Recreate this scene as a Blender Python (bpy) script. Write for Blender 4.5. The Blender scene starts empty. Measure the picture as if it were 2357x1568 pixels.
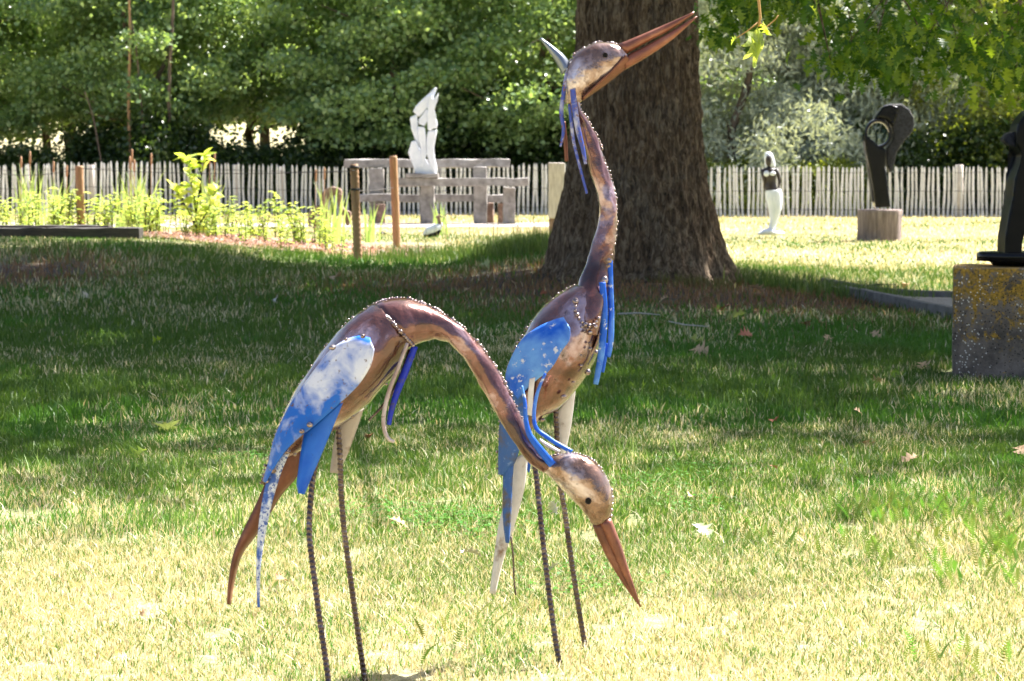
import bpy, bmesh, math, random
import numpy as np
from mathutils import Vector, Matrix
R = math.radians
S = bpy.context.scene
COL = S.collection
random.seed(7)
rng = np.random.default_rng(7)

# ------------------------------------------------------------------ camera, sky, sun, exposure
F = 5544.0; CX = 1178.5; CY = 784.0; CAMH = 1.02; PITCH = math.atan(391.0/F)
cam = bpy.data.cameras.new('camera'); camo = bpy.data.objects.new('camera', cam); COL.objects.link(camo)
cam.sensor_width = 36; cam.lens = 36*F/2357.0; cam.clip_end = 2000; cam.clip_start = 0.05
camo.location = (0, 0, CAMH); camo.rotation_euler = (math.pi/2-PITCH, 0, 0)
cam.dof.use_dof = True; cam.dof.focus_distance = 6.2; cam.dof.aperture_fstop = 14
S.camera = camo
SUN_AZ, SUN_EL = R(50), R(54)
sunv = Vector((math.sin(SUN_AZ)*math.cos(SUN_EL), math.cos(SUN_AZ)*math.cos(SUN_EL), math.sin(SUN_EL)))
w = bpy.data.worlds.new('World'); S.world = w; w.use_nodes = True
nt = w.node_tree; bg = nt.nodes['Background']
sky = nt.nodes.new('ShaderNodeTexSky'); sky.sky_type = 'NISHITA'; sky.sun_disc = False
sky.sun_elevation = SUN_EL; sky.sun_rotation = SUN_AZ; sky.dust_density = 3.0; sky.ozone_density = .3; sky.air_density = .8
nt.links.new(sky.outputs[0], bg.inputs[0]); bg.inputs[1].default_value = 0.07
sl = bpy.data.lights.new('sun', 'SUN'); sl.energy = 5.0; sl.angle = R(0.53); sl.color = (1, .96, .91)
so = bpy.data.objects.new('sun', sl); COL.objects.link(so)
so.rotation_euler = sunv.to_track_quat('Z', 'Y').to_euler()
S.view_settings.view_transform = 'Standard'; S.view_settings.look = 'None'
S.view_settings.gamma = 1; S.view_settings.use_curve_mapping = False
S.view_settings.exposure = 2.05
S.render.engine = 'CYCLES'
S.cycles.max_bounces = 6; S.cycles.transmission_bounces = 4; S.cycles.diffuse_bounces = 3; S.cycles.glossy_bounces = 2
S.cycles.use_light_tree = False

# ------------------------------------------------------------------ helpers
cp, sp = math.cos(PITCH), math.sin(PITCH)
def P(x, y, d):
    u = (x-CX)/F; v = (CY-y)/F
    dy = cp+sp*v; dz = -sp+cp*v
    return Vector((u*d/dy, d, CAMH+dz*d/dy))
def hsh(ix, iy, seed):
    h = (ix.astype(np.int64)*374761393 + iy.astype(np.int64)*668265263 + seed*1274126177) & 0xffffffff
    h = ((h ^ (h >> 13))*1274126177) & 0xffffffff
    return ((h ^ (h >> 16)) & 0xffff)/65535.0
def vn(x, y, seed=0):
    x = np.asarray(x, float); y = np.asarray(y, float)
    ix = np.floor(x); iy = np.floor(y); fx = x-ix; fy = y-iy
    fx = fx*fx*(3-2*fx); fy = fy*fy*(3-2*fy)
    a = hsh(ix, iy, seed); b = hsh(ix+1, iy, seed); c = hsh(ix, iy+1, seed); d = hsh(ix+1, iy+1, seed)
    return (a*(1-fx)+b*fx)*(1-fy)+(c*(1-fx)+d*fx)*fy
def fbm(x, y, seed=0, o=4):
    t = 0; a = .5; n = 0
    for i in range(o):
        t = t+a*vn(x*2**i, y*2**i, seed+i*17); n += a; a *= .5
    return t/n
def ss(t): t = np.clip(t, 0, 1); return t*t*(3-2*t)
HX = [-14, -5.3, -3.85, -2.6, -1.7, -.8, .32, 1.2, 2.26, 3.2, 20]
HZ = [.34, .32, .30, .18, .085, .09, .225, .23, .05, 0, 0]
def g(X, Y):
    X = np.asarray(X, float); Y = np.asarray(Y, float)
    H = np.interp(X, HX, HZ)
    wb = np.interp(X, [-4, -1.5, 0, 1], [14, 11, 6, 5])
    z = H*ss((Y-14.5)/10.5)*(1-ss((Y-25.3)/wb))
    # ground falls away to the lower lawn and path on the right
    edge = np.interp(X, [1.9, 2.2, 2.7, 3.1, 6], [26, 22, 19.6, 18.2, 16.5])
    z = z-.05*ss((Y-edge)/1.6)*ss((X-1.6)/.5)
    z = z+.03*(fbm(X*.5, Y*.35, 3)-.5)*ss((Y-5)/3)*(1-ss((Y-60)/10))
    z = z+.012*(fbm(X*3, Y*3, 9)-.5)
    z = z+11*ss((Y-74)/110)
    return z
def gz(X, Y): return float(g(X, Y))
def G(x, y):                       # ground point seen at picture position (march along the ray)
    prev = None
    for d in np.arange(4, 90, .02):
        p = P(x, y, d)
        if p.z <= gz(p.x, p.y): return p
    return p
def link(o, parent=None):
    COL.objects.link(o)
    if parent is not None: o.parent = parent
    return o
ORG = {}
def empty(name, loc, label=None, cat=None, group=None):
    o = bpy.data.objects.new(name, None); o.location = loc; o.empty_display_size = .1; COL.objects.link(o)
    ORG[o.name] = Vector(loc)
    tag(o, label, cat, group); return o
def tag(o, label=None, cat=None, group=None, kind=None):
    if label: o['label'] = label
    if cat: o['category'] = cat
    if group: o['group'] = group
    if kind: o['kind'] = kind
    return o
def mesh_np(name, V, Fc, mat, col=None, smooth=True):
    V = np.asarray(V, np.float32); me = bpy.data.meshes.new(name)
    Fc = np.asarray(Fc, np.int32); n, k = Fc.shape
    me.vertices.add(len(V)); me.vertices.foreach_set('co', V.ravel())
    me.loops.add(n*k); me.loops.foreach_set('vertex_index', Fc.ravel())
    me.polygons.add(n); me.polygons.foreach_set('loop_start', np.arange(n, dtype=np.int32)*k)
    me.polygons.foreach_set('loop_total', np.full(n, k, np.int32))
    me.polygons.foreach_set('use_smooth', np.full(n, smooth))
    if col is not None:
        a = me.color_attributes.new('tint', 'FLOAT_COLOR', 'POINT')
        c = np.ones((len(V), 4), np.float32); c[:, :3] = col; a.data.foreach_set('color', c.ravel())
    me.materials.append(mat); me.update(calc_edges=True); return me
def ob(name, V, Fc, mat, parent=None, smooth=True, loc=None):
    V = [Vector(v) for v in V]
    o0 = ORG[parent.name] if parent is not None else Vector(loc if loc is not None else (0, 0, 0))
    me = bpy.data.meshes.new(name); me.from_pydata([tuple(v-o0) for v in V], [], [tuple(f) for f in Fc])
    me.materials.append(mat)
    if smooth: me.polygons.foreach_set('use_smooth', [True]*len(me.polygons))
    o = bpy.data.objects.new(name, me)
    if parent is None: o.location = o0
    link(o, parent); ORG[o.name] = o0
    return o
def recalc(o):
    bm = bmesh.new(); bm.from_mesh(o.data); bmesh.ops.recalc_face_normals(bm, faces=bm.faces); bm.to_mesh(o.data); bm.free(); return o
def crom(pts, n):                  # catmull-rom resample of vectors in numpy rows
    pts = np.asarray(pts, float); m = len(pts); out = []
    for i in range(m-1):
        p0 = pts[max(i-1, 0)]; p1 = pts[i]; p2 = pts[i+1]; p3 = pts[min(i+2, m-1)]
        for k in range(n):
            t = k/n
            out.append(.5*((2*p1)+(-p0+p2)*t+(2*p0-5*p1+4*p2-p3)*t*t+(-p0+3*p1-3*p2+p3)*t**3))
    out.append(pts[-1]); return np.array(out)
def ringloft(rings, closed=True, cap=True):
    n = len(rings[0]); V = [p for r in rings for p in r]; Fc = []
    for i in range(len(rings)-1):
        for j in range(n if closed else n-1):
            k = (j+1) % n
            Fc.append((i*n+j, i*n+k, (i+1)*n+k, (i+1)*n+j))
    if cap and closed:
        Fc.append(tuple(reversed(range(n)))); Fc.append(tuple((len(rings)-1)*n+j for j in range(n)))
    return V, Fc
def tube(pts, radii, seg=8, rib=None):
    pts = [Vector(p) for p in pts]; rings = []
    t0 = (pts[1]-pts[0]).normalized(); up = Vector((0, 1, 0)) if abs(t0.y) < .9 else Vector((1, 0, 0))
    for i, p in enumerate(pts):
        t = (pts[min(i+1, len(pts)-1)]-pts[max(i-1, 0)]).normalized()
        a = t.cross(up).normalized(); b = t.cross(a)
        r = radii[i] if hasattr(radii, '__len__') else radii
        rings.append([p+(a*math.cos(q)+b*math.sin(q))*(r if rib is None else rib(i, q)) for q in [2*math.pi*j/seg for j in range(seg)]])
    return ringloft(rings)
def loft(pairs, dc, th, sub=5, seg=20, dent=0, pw=1.0, seed=0):
    """pairs of picture points (edge, edge), depth of centre and half thickness per station -> closed skin"""
    rows = np.array([[a[0], a[1], b[0], b[1], (dc[i] if hasattr(dc, '__len__') else dc), th[i]] for i, (a, b) in enumerate(pairs)])
    rows = crom(rows, sub); rings = []
    for i, r in enumerate(rows):
        d = r[4]; A = P(r[0], r[1], d); B = P(r[2], r[3], d); c = (A+B)/2; h = (A-B)/2; W = Vector((0, -r[5], 0))
        ring = []
        for j in range(seg):
            q = 2*math.pi*j/seg; cq, sq = math.cos(q), math.sin(q)
            cq = math.copysign(abs(cq)**pw, cq)
            p = c+h*cq+W*sq
            if dent:
                n = (p-c); L = n.length+1e-6
                p = p+n/L*dent*(float(fbm(i*.23+seed, q*2.2, 5+seed, 3))-.5)
            ring.append(p)
        rings.append(ring)
    return rings, rows
def strip(name, pairs, dep, mat, parent, th=.003, nv=7, sub=5, curl=0.0):
    """flat sheet metal feather: pairs of edges, depth given for each edge (or one function)"""
    rows = crom(np.array([[a[0], a[1], b[0], b[1]] for a, b in pairs]), sub)
    V = []; Fc = []
    m = len(rows)
    for i, r in enumerate(rows):
        s = i/(m-1)
        for j in range(nv):
            t = j/(nv-1); x = r[0]*(1-t)+r[2]*t; y = r[1]*(1-t)+r[3]*t
            V.append(P(x, y, dep(s, t)-curl*math.sin(math.pi*t)))
    for i in range(m-1):
        for j in range(nv-1):
            a = i*nv+j; Fc.append((a, a+1, a+nv+1, a+nv))
    o = ob(name, V, Fc, mat, parent)
    md = o.modifiers.new('solid', 'SOLIDIFY'); md.thickness = th; md.offset = 0
    return o
def ribbon(name, path, wd, dep, mat, parent, th=.0025, sub=6):
    """narrow strip along a picture path; wd width in picture units (start, end)"""
    pts = crom(np.array(path, float), sub); m = len(pts); pr = []
    for i in range(m):
        t = pts[min(i+1, m-1)]-pts[max(i-1, 0)]; t /= np.linalg.norm(t)+1e-9; n = np.array([-t[1], t[0]])
        s = i/(m-1); ww = np.interp(s, np.linspace(0, 1, len(wd)), wd)/2
        pr.append((tuple(pts[i]-n*ww), tuple(pts[i]+n*ww)))
    return strip(name, pr, dep, mat, parent, th, 3, 1, .0015)
ICO = None
def beads(name, pts, r, mat, parent, jit=.4):
    global ICO
    if ICO is None:
        bm = bmesh.new(); bmesh.ops.create_icosphere(bm, subdivisions=2, radius=1)
        ICO = ([v.co.copy() for v in bm.verts], [tuple(v.index for v in f.verts) for f in bm.faces]); bm.free()
    V = []; Fc = []
    for p in pts:
        b = len(V); rr = r*random.uniform(1-jit, 1+jit); q = Vector((random.uniform(.8, 1.3), random.uniform(.8, 1.2), random.uniform(.8, 1.2)))
        V += [Vector(p)+Vector((v.x*q.x, v.y*q.y, v.z*q.z))*rr for v in ICO[0]]; Fc += [tuple(i+b for i in f) for f in ICO[1]]
    return ob(name, V, Fc, mat, parent)
def boxV(x0, x1, y0, y1, z0, z1):
    V = [(x, y, z) for z in (z0, z1) for y in (y0, y1) for x in (x0, x1)]
    return V, [(0, 2, 3, 1), (4, 5, 7, 6), (0, 1, 5, 4), (1, 3, 7, 5), (3, 2, 6, 7), (2, 0, 4, 6)]
def roughbox(name, x0, x1, y0, y1, z0, z1, mat, parent=None, bev=.01, rough=.006, cuts=6, loc=None, rot=0):
    """beam or block with worn edges"""
    bm = bmesh.new()
    V, Fc = boxV(x0, x1, y0, y1, z0, z1)
    vs = [bm.verts.new(v) for v in V]; [bm.faces.new([vs[i] for i in f]) for f in Fc]
    bmesh.ops.bevel(bm, geom=list(bm.edges), offset=bev, segments=2, affect='EDGES', profile=.6)
    L = max(x1-x0, y1-y0, z1-z0)
    es = [e for e in bm.edges if e.calc_length() > L*.5]
    bmesh.ops.subdivide_edges(bm, edges=es, cuts=cuts, use_grid_fill=True)
    s = random.random()*50
    for v in bm.verts:
        c = v.co
        v.co = c+Vector((float(vn(c.z*7+s, c.y*9+c.x*3, 1))-.5, float(vn(c.x*7+s, c.z*9, 2))-.5, float(vn(c.x*7+s, c.y*9, 4))-.5))*2*rough
    if rot:
        cc = Vector(((x0+x1)/2, (y0+y1)/2, (z0+z1)/2)); bmesh.ops.rotate(bm, verts=bm.verts, cent=cc, matrix=Matrix.Rotation(rot, 3, 'Y'))
    bm.verts.index_update()
    V = [v.co.copy() for v in bm.verts]; Fc = [tuple(v.index for v in f.verts) for f in bm.faces]; bm.free()
    return ob(name, V, Fc, mat, parent, smooth=False, loc=loc)
def solidpoly(name, poly, d, depth, mat, parent, vox=.012, it=8, hole=None, lean=None):
    """picture outline carved as a rounded solid of real thickness at distance d"""
    def prism(pl, dd, dp):
        f = [P(x, y, dd) for x, y in pl]; n = len(f)
        V = [v+Vector((0, -dp/2, 0)) for v in f]+[v+Vector((0, dp/2, 0)) for v in f]
        Fc = [tuple(range(n)), tuple(reversed(range(n, 2*n)))]+[(i, i+n, (i+1) % n+n, (i+1) % n) for i in range(n)]
        return V, Fc
    bm = bmesh.new()
    V, Fc = prism(poly, d, depth)
    vs = [bm.verts.new(v) for v in V]
    for f in Fc: bm.faces.new([vs[i] for i in f])
    bmesh.ops.triangulate(bm, faces=bm.faces); bmesh.ops.recalc_face_normals(bm, faces=bm.faces)
    bm.verts.index_update()
    V = [v.co.copy() for v in bm.verts]; Fc = [tuple(v.index for v in f.verts) for f in bm.faces]; bm.free()
    o = ob(name, V, Fc, mat, parent)
    r = o.modifiers.new('r', 'REMESH'); r.mode = 'VOXEL'; r.voxel_size = vox; r.use_smooth_shade = True
    s = o.modifiers.new('s', 'SMOOTH'); s.factor = .5; s.iterations = it
    return o

# ------------------------------------------------------------------ materials
def mat(name):
    m = bpy.data.materials.new(name); m.use_nodes = True; t = m.node_tree; return m, t, t.nodes['Principled BSDF']
def N(t, kind, **k):
    n = t.nodes.new(kind)
    for a, b in k.items():
        if a in n.inputs.keys() if hasattr(n.inputs, 'keys') else False: n.inputs[a].default_value = b
        else: setattr(n, a, b)
    return n
def noise(t, scale, detail=5, rough=.6, vec=None, dist=0):
    n = t.nodes.new('ShaderNodeTexNoise'); n.inputs['Scale'].default_value = scale; n.inputs['Detail'].default_value = detail
    n.inputs['Roughness'].default_value = rough; n.inputs['Distortion'].default_value = dist
    if vec: t.links.new(vec, n.inputs['Vector'])
    return n.outputs['Fac']
def coords(t, scale=(1, 1, 1), kind='Object'):
    c = t.nodes.new('ShaderNodeTexCoord'); m = t.nodes.new('ShaderNodeMapping'); m.inputs['Scale'].default_value = scale
    t.links.new(c.outputs[kind], m.inputs['Vector']); return m.outputs['Vector']
def ramp(t, src, stops):
    r = t.nodes.new('ShaderNodeValToRGB'); e = r.color_ramp.elements
    e[0].position, e[0].color = stops[0][0], (*stops[0][1], 1); e[1].position, e[1].color = stops[-1][0], (*stops[-1][1], 1)
    for p, c in stops[1:-1]: x = e.new(p); x.color = (*c, 1)
    t.links.new(src, r.inputs['Fac']); return r.outputs['Color']
def mixc(t, f, a, b):
    m = t.nodes.new('ShaderNodeMix'); m.data_type = 'RGBA'
    if isinstance(f, (int, float)): m.inputs[0].default_value = f
    else: t.links.new(f, m.inputs[0])
    for s, i in ((a, 6), (b, 7)):
        if isinstance(s, tuple): m.inputs[i].default_value = (*s, 1)
        else: t.links.new(s, m.inputs[i])
    return m.outputs[2]
def bump(t, src, strength, dist, bs):
    b = t.nodes.new('ShaderNodeBump'); b.inputs['Strength'].default_value = strength; b.inputs['Distance'].default_value = dist
    t.links.new(src, b.inputs['Height']); t.links.new(b.outputs[0], bs.inputs['Normal'])
def g3(v): return (v, v, v)
def leafmat(name, mul=(1, 1, 1), tcol=(1.5, 1.35, .55), trans=.45, rough=.45, spec=.5, tint_attr=True, color=None):
    m, t, b = mat(name)
    if tint_attr:
        a = t.nodes.new('ShaderNodeAttribute'); a.attribute_name = 'tint'; c = mixc(t, 1.0, (0, 0, 0), a.outputs['Color'])
        mm = t.nodes.new('ShaderNodeMix'); mm.data_type = 'RGBA'; mm.blend_type = 'MULTIPLY'; mm.inputs[0].default_value = 1
        t.links.new(a.outputs['Color'], mm.inputs[6]); mm.inputs[7].default_value = (*mul, 1); c = mm.outputs[2]
    else:
        c = ramp(t, noise(t, 9, 4), [(.3, tuple(q*.75 for q in color)), (.7, tuple(min(1, q*1.25) for q in color))])
    t.links.new(c, b.inputs['Base Color']); b.inputs['Roughness'].default_value = rough; b.inputs['Specular IOR Level'].default_value = spec
    tr = t.nodes.new('ShaderNodeBsdfTranslucent')
    bc = t.nodes.new('ShaderNodeMix'); bc.data_type = 'RGBA'; bc.blend_type = 'MULTIPLY'; bc.inputs[0].default_value = 1
    t.links.new(c, bc.inputs[6]); bc.inputs[7].default_value = (*tcol, 1)
    t.links.new(bc.outputs[2], tr.inputs['Color'])
    ms = t.nodes.new('ShaderNodeMixShader'); ms.inputs[0].default_value = trans
    t.links.new(b.outputs[0], ms.inputs[1]); t.links.new(tr.outputs[0], ms.inputs[2])
    t.links.new(ms.outputs[0], t.nodes['Material Output'].inputs['Surface']); return m
M = {}
M['grass'] = leafmat('grass_blade', tcol=(1.15, 1.1, .8), trans=.35, rough=.5, spec=.35)
M['leaf'] = leafmat('broad_leaf', trans=.45, rough=.32, spec=.8)
M['oakleaf'] = leafmat('oak_leaf', trans=.55, rough=.4, spec=.4)
M['willow'] = leafmat('willow_leaf', trans=.25, rough=.35, spec=.7)
M['plant'] = leafmat('plant_leaf', trans=.5, rough=.45, spec=.3)
def simple(name, stops, scale, rough=.8, bmp=.5, bd=.01, sc=(1, 1, 1), metal=0, detail=6, spec=.5, coat=0):
    m, t, b = mat(name); v = coords(t, sc); f = noise(t, scale, detail, .65, v)
    t.links.new(ramp(t, f, stops), b.inputs['Base Color']); b.inputs['Roughness'].default_value = rough
    b.inputs['Metallic'].default_value = metal; b.inputs['Specular IOR Level'].default_value = spec; b.inputs['Coat Weight'].default_value = coat
    if bmp: bump(t, noise(t, scale*3, 5, .7, v), bmp, bd, b)
    M[name] = m; return m
simple('soil', [(.3, (.05, .035, .02)), (.7, (.12, .085, .05))], 12, .95)
simple('gravel', [(.3, (.22, .19, .16)), (.55, (.4, .35, .31)), (.7, (.58, .52, .47))], 60, .9, .8, .01)
simple('kerb_concrete', [(.3, (.12, .105, .095)), (.7, (.27, .245, .23))], 8, .9, .4, .004)
simple('mulch', [(.3, (.11, .05, .03)), (.5, (.3, .16, .11)), (.7, (.5, .33, .26))], 25, .9, .8, .02)
simple('grey_timber', [(.25, (.12, .105, .095)), (.5, (.27, .25, .235)), (.75, (.42, .40, .38))], 6, .85, .7, .01, (1, 1, 1))
simple('dark_timber', [(.3, (.02, .016, .013)), (.7, (.06, .048, .04))], 9, .7, .8, .01, (.6, 4, 4))
simple('tan_timber', [(.3, (.30, .16, .08)), (.7, (.48, .29, .16))], 6, .75, .5, .006, (6, 6, .8))
simple('pale_timber', [(.3, (.42, .36, .32)), (.7, (.66, .6, .55))], 10, .85, .5, .006, (4, 4, .6))
simple('pale_wood', [(.2, (.42, .40, .40)), (.5, (.66, .64, .63)), (.8, (.82, .8, .79))], 4, .8, .4, .004, (6, 6, .8))
simple('stump_wood', [(.25, (.10, .075, .065)), (.55, (.25, .19, .17)), (.8, (.42, .35, .32))], 5, .9, .8, .02, (5, 5, .6))
simple('driftwood', [(.3, (.10, .055, .035)), (.6, (.3, .2, .15)), (.8, (.5, .42, .38))], 7, .85, .8, .02)
simple('white_marble', [(.3, (.62, .66, .74)), (.7, (.84, .86, .92))], 3, .5, .2, .004)
simple('black_stone', [(.3, (.004, .004, .005)), (.7, (.010, .010, .012))], 5, .14, .1, .002, spec=.2)
simple('black_bronze', [(.3, (.004, .004, .004)), (.7, (.010, .009, .009))], 5, .35, .25, .003, spec=.12)
simple('chiselled_stone', [(.35, (.006, .006, .009)), (.6, (.04, .04, .055))], 34, .45, 1.0, .02, spec=.3)
simple('dark_skin_stone', [(.3, (.015, .01, .009)), (.7, (.05, .033, .026))], 6, .4, .1, .003)
simple('rebar_steel', [(.3, (.05, .036, .034)), (.55, (.12, .09, .09)), (.75, (.3, .25, .27))], 40, .22, .3, .0006, metal=.8)
simple('weld_metal', [(.3, (.10, .055, .045)), (.7, (.5, .42, .42))], 60, .25, .2, .0005, metal=.85)
simple('wire', [(.3, (.02, .02, .02)), (.7, (.05, .045, .045))], 20, .6, 0)
simple('grey_plate', [(.3, (.2, .15, .12)), (.45, (.42, .36, .32)), (.8, (.5, .45, .42))], 22, .5, .2, .001, metal=.2)
simple('white_plate', [(.30, (.22, .13, .08)), (.42, (.6, .55, .52)), (.8, (.78, .74, .72))], 22, .45, .2, .001, (1, 1, 1))
simple('silver_plate', [(.3, (.13, .15, .19)), (.7, (.26, .29, .35))], 8, .3, .1, .0006, metal=.7)
simple('rust_plate', [(.3, (.08, .028, .016)), (.55, (.17, .06, .035)), (.8, (.28, .13, .08))], 16, .42, .25, .0012, metal=.35)
simple('beak_rust', [(.3, (.10, .03, .018)), (.55, (.23, .075, .042)), (.8, (.36, .17, .11))], 14, .4, .25, .001, metal=.3, coat=.2)
# rusted, clear lacquered steel of the bodies; lavender patches paint in reflected sky
def lacquer(name, c0, c1, c2, c3, sc=7):
    m, t, b = mat(name); v = coords(t)
    f = noise(t, sc, 6, .6, v, .6); f2 = noise(t, sc*4.5, 5, .7, v)
    c = ramp(t, f, [(.34, c0), (.46, c1), (.55, c2), (.66, c3)])
    c = mixc(t, ramp(t, f2, [(.52, (0, 0, 0)), (.72, (1, 1, 1))]), c, c0)
    t.links.new(c, b.inputs['Base Color']); b.inputs['Metallic'].default_value = .65
    t.links.new(ramp(t, f2, [(.3, g3(.13)), (.7, g3(.30))]), b.inputs['Roughness'])
    b.inputs['Coat Weight'].default_value = 1; b.inputs['Coat Roughness'].default_value = .1
    bump(t, noise(t, sc*2.2, 4, .55, v), .7, .008, b); M[name] = m
lacquer('body_steel', (.035, .013, .009), (.10, .034, .022), (.19, .075, .06), (.44, .34, .41))
lacquer('neck_steel', (.045, .015, .011), (.12, .038, .03), (.20, .085, .08), (.44, .32, .37), 9)
lacquer('head_steel', (.08, .035, .022), (.22, .12, .08), (.36, .25, .23), (.56, .48, .52), 13)
# chipped paint: zones of two paints with primer spots
def paint(name, ca, cb, cc, sc=7, chip=(.56, .62), blot=(.45, .62), bias=None):
    m, t, b = mat(name); v = coords(t)
    f = noise(t, sc, 5, .55, v, .3); f2 = noise(t, sc*6, 5, .7, v)
    if bias:                      # more of the second colour towards the top of the plate
        s = t.nodes.new('ShaderNodeSeparateXYZ'); t.links.new(v, s.inputs[0])
        mr = t.nodes.new('ShaderNodeMapRange'); mr.inputs[1].default_value = bias[0]; mr.inputs[2].default_value = bias[1]
        t.links.new(s.outputs['Z'], mr.inputs[0])
        ad = t.nodes.new('ShaderNodeMath'); ad.operation = 'MULTIPLY_ADD'; t.links.new(mr.outputs[0], ad.inputs[0]); ad.inputs[1].default_value = .15
        t.links.new(f, ad.inputs[2]); f = ad.outputs[0]
    c = mixc(t, ramp(t, f, [(blot[0], (0, 0, 0)), (blot[1], (1, 1, 1))]), ca, cb)
    c = mixc(t, ramp(t, f2, [(chip[0], (0, 0, 0)), (chip[1], (1, 1, 1))]), c, cc)
    t.links.new(c, b.inputs['Base Color']); b.inputs['Roughness'].default_value = .42; b.inputs['Specular IOR Level'].default_value = .3
    bump(t, f2, .25, .001, b); M[name] = m
paint('blue_paint', (.008, .09, .50), (.03, .16, .6), (.02, .06, .3), chip=(.62, .7))
paint('blue_white_paint', (.012, .12, .52), (.68, .69, .78), (.14, .08, .07), 15, (.60, .66), (.56, .76), (.46, .66))
paint('bright_blue_paint', (.008, .10, .56), (.14, .34, .74), (.6, .62, .7), 9, (.60, .64), (.46, .62))
paint('mottled_paint', (.05, .13, .45), (.62, .65, .75), (.05, .1, .35), 30, (.52, .56), (.4, .5))
paint('dull_blue_paint', (.03, .10, .32), (.10, .08, .06), (.12, .2, .42), 18, (.6, .66), (.5, .6))
paint('violet_blue_paint', (.05, .08, .36), (.42, .42, .55), (.2, .09, .06), 22, (.56, .62), (.5, .6))
paint('deep_blue_paint', (.012, .03, .42), (.03, .08, .6), (.05, .05, .2), 12)
paint('pink_grey_paint', (.34, .25, .24), (.5, .42, .42), (.12, .07, .05), 20, (.6, .66))
# concrete block with lichen
m, t, b = mat('lichen_concrete'); v = coords(t)
f1 = noise(t, 7, 6, .7, v); f2 = noise(t, 75, 3, .6, v)
vo = t.nodes.new('ShaderNodeTexVoronoi'); vo.inputs['Scale'].default_value = 70; t.links.new(v, vo.inputs['Vector'])
c = mixc(t, noise(t, 35, 5, .7, v), ramp(t, f1, [(.35, (.035, .028, .022)), (.65, (.15, .115, .09))]), ramp(t, f1, [(.35, (.10, .08, .065)), (.65, (.30, .24, .20))]))
s = t.nodes.new('ShaderNodeSeparateXYZ'); t.links.new(v, s.inputs[0])
mr = t.nodes.new('ShaderNodeMapRange'); mr.inputs[1].default_value = .12; mr.inputs[2].default_value = .42; t.links.new(s.outputs['Z'], mr.inputs[0])
f3 = noise(t, 13, 8, .8, v, .5)
ml = t.nodes.new('ShaderNodeMath'); ml.operation = 'MULTIPLY_ADD'; t.links.new(mr.outputs[0], ml.inputs[0]); ml.inputs[1].default_value = .16; t.links.new(f3, ml.inputs[2])
c = mixc(t, ramp(t, ml.outputs[0], [(.60, (0, 0, 0)), (.66, (1, 1, 1))]), c, ramp(t, f2, [(.35, (.14, .09, .015)), (.6, (.46, .25, .03))]))
c = mixc(t, ramp(t, vo.outputs['Distance'], [(.20, (1, 1, 1)), (.27, (0, 0, 0))]), c, ramp(t, vo.outputs['Color'], [(.30, (.02, .016, .013)), (.5, (.12, .09, .07)), (.62, (.75, .68, .6))]))
t.links.new(c, b.inputs['Base Color']); b.inputs['Roughness'].default_value = .95; bump(t, f2, .8, .006, b); M['lichen_concrete'] = m
# bark
m, t, b = mat('bark'); v = coords(t, (1, 1, .3)); f1 = noise(t, 26, 8, .74, v, 1.0); v2 = coords(t); f2 = noise(t, 2.2, 4, .6, v2)
c = ramp(t, f1, [(.36, (.045, .026, .014)), (.5, (.22, .135, .075)), (.62, (.46, .33, .21))])
c = mixc(t, ramp(t, f2, [(.5, (0, 0, 0)), (.75, (.6, .6, .6))]), c, ramp(t, f1, [(.4, (.06, .05, .035)), (.62, (.42, .35, .26))]))
t.links.new(c, b.inputs['Base Color']); b.inputs['Roughness'].default_value = .95; bump(t, f1, 1, .06, b); M['bark'] = m
simple('thin_bark', [(.3, (.08, .055, .04)), (.7, (.22, .16, .12))], 9, .9, .5, .01, (1, 1, .3))
simple('dry_leaf', [(.3, (.42, .24, .12)), (.7, (.68, .46, .27))], 30, .7, .4, .003)
simple('bleached_leaf', [(.3, (.5, .42, .34)), (.7, (.75, .68, .58))], 30, .7, .4, .003)
simple('red_leaf', [(.3, (.32, .09, .05)), (.7, (.55, .22, .12))], 30, .7, .4, .003)
M['fresh_leaf'] = leafmat('fresh_leaf', tint_attr=False, color=(.30, .42, .06), trans=.55)
M['sprig_leaf'] = leafmat('sprig_leaf', tint_attr=False, color=(.42, .52, .14), trans=.55)
M['pale_green_leaf'] = leafmat('pale_green_leaf', tint_attr=False, color=(.3, .38, .2), trans=.4)
simple('twig_bark', [(.3, (.4, .2, .05)), (.7, (.6, .36, .12))], 40, .6, .2, .001)
# lawn sheet
m, t, b = mat('lawn'); v = coords(t)
f1 = noise(t, .9, 6, .65, v); f2 = noise(t, 28, 5, .7, v)
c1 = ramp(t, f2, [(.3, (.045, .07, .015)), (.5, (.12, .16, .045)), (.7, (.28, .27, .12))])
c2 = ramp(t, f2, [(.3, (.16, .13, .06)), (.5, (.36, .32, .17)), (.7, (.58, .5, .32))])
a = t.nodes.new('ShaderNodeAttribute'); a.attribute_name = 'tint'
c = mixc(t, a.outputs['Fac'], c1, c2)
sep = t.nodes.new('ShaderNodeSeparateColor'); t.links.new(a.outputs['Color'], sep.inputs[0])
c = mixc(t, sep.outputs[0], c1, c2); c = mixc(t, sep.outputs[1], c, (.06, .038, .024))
t.links.new(c, b.inputs['Base Color']); b.inputs['Roughness'].default_value = .95; bump(t, f2, .8, .03, b); M['lawn'] = m

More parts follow.
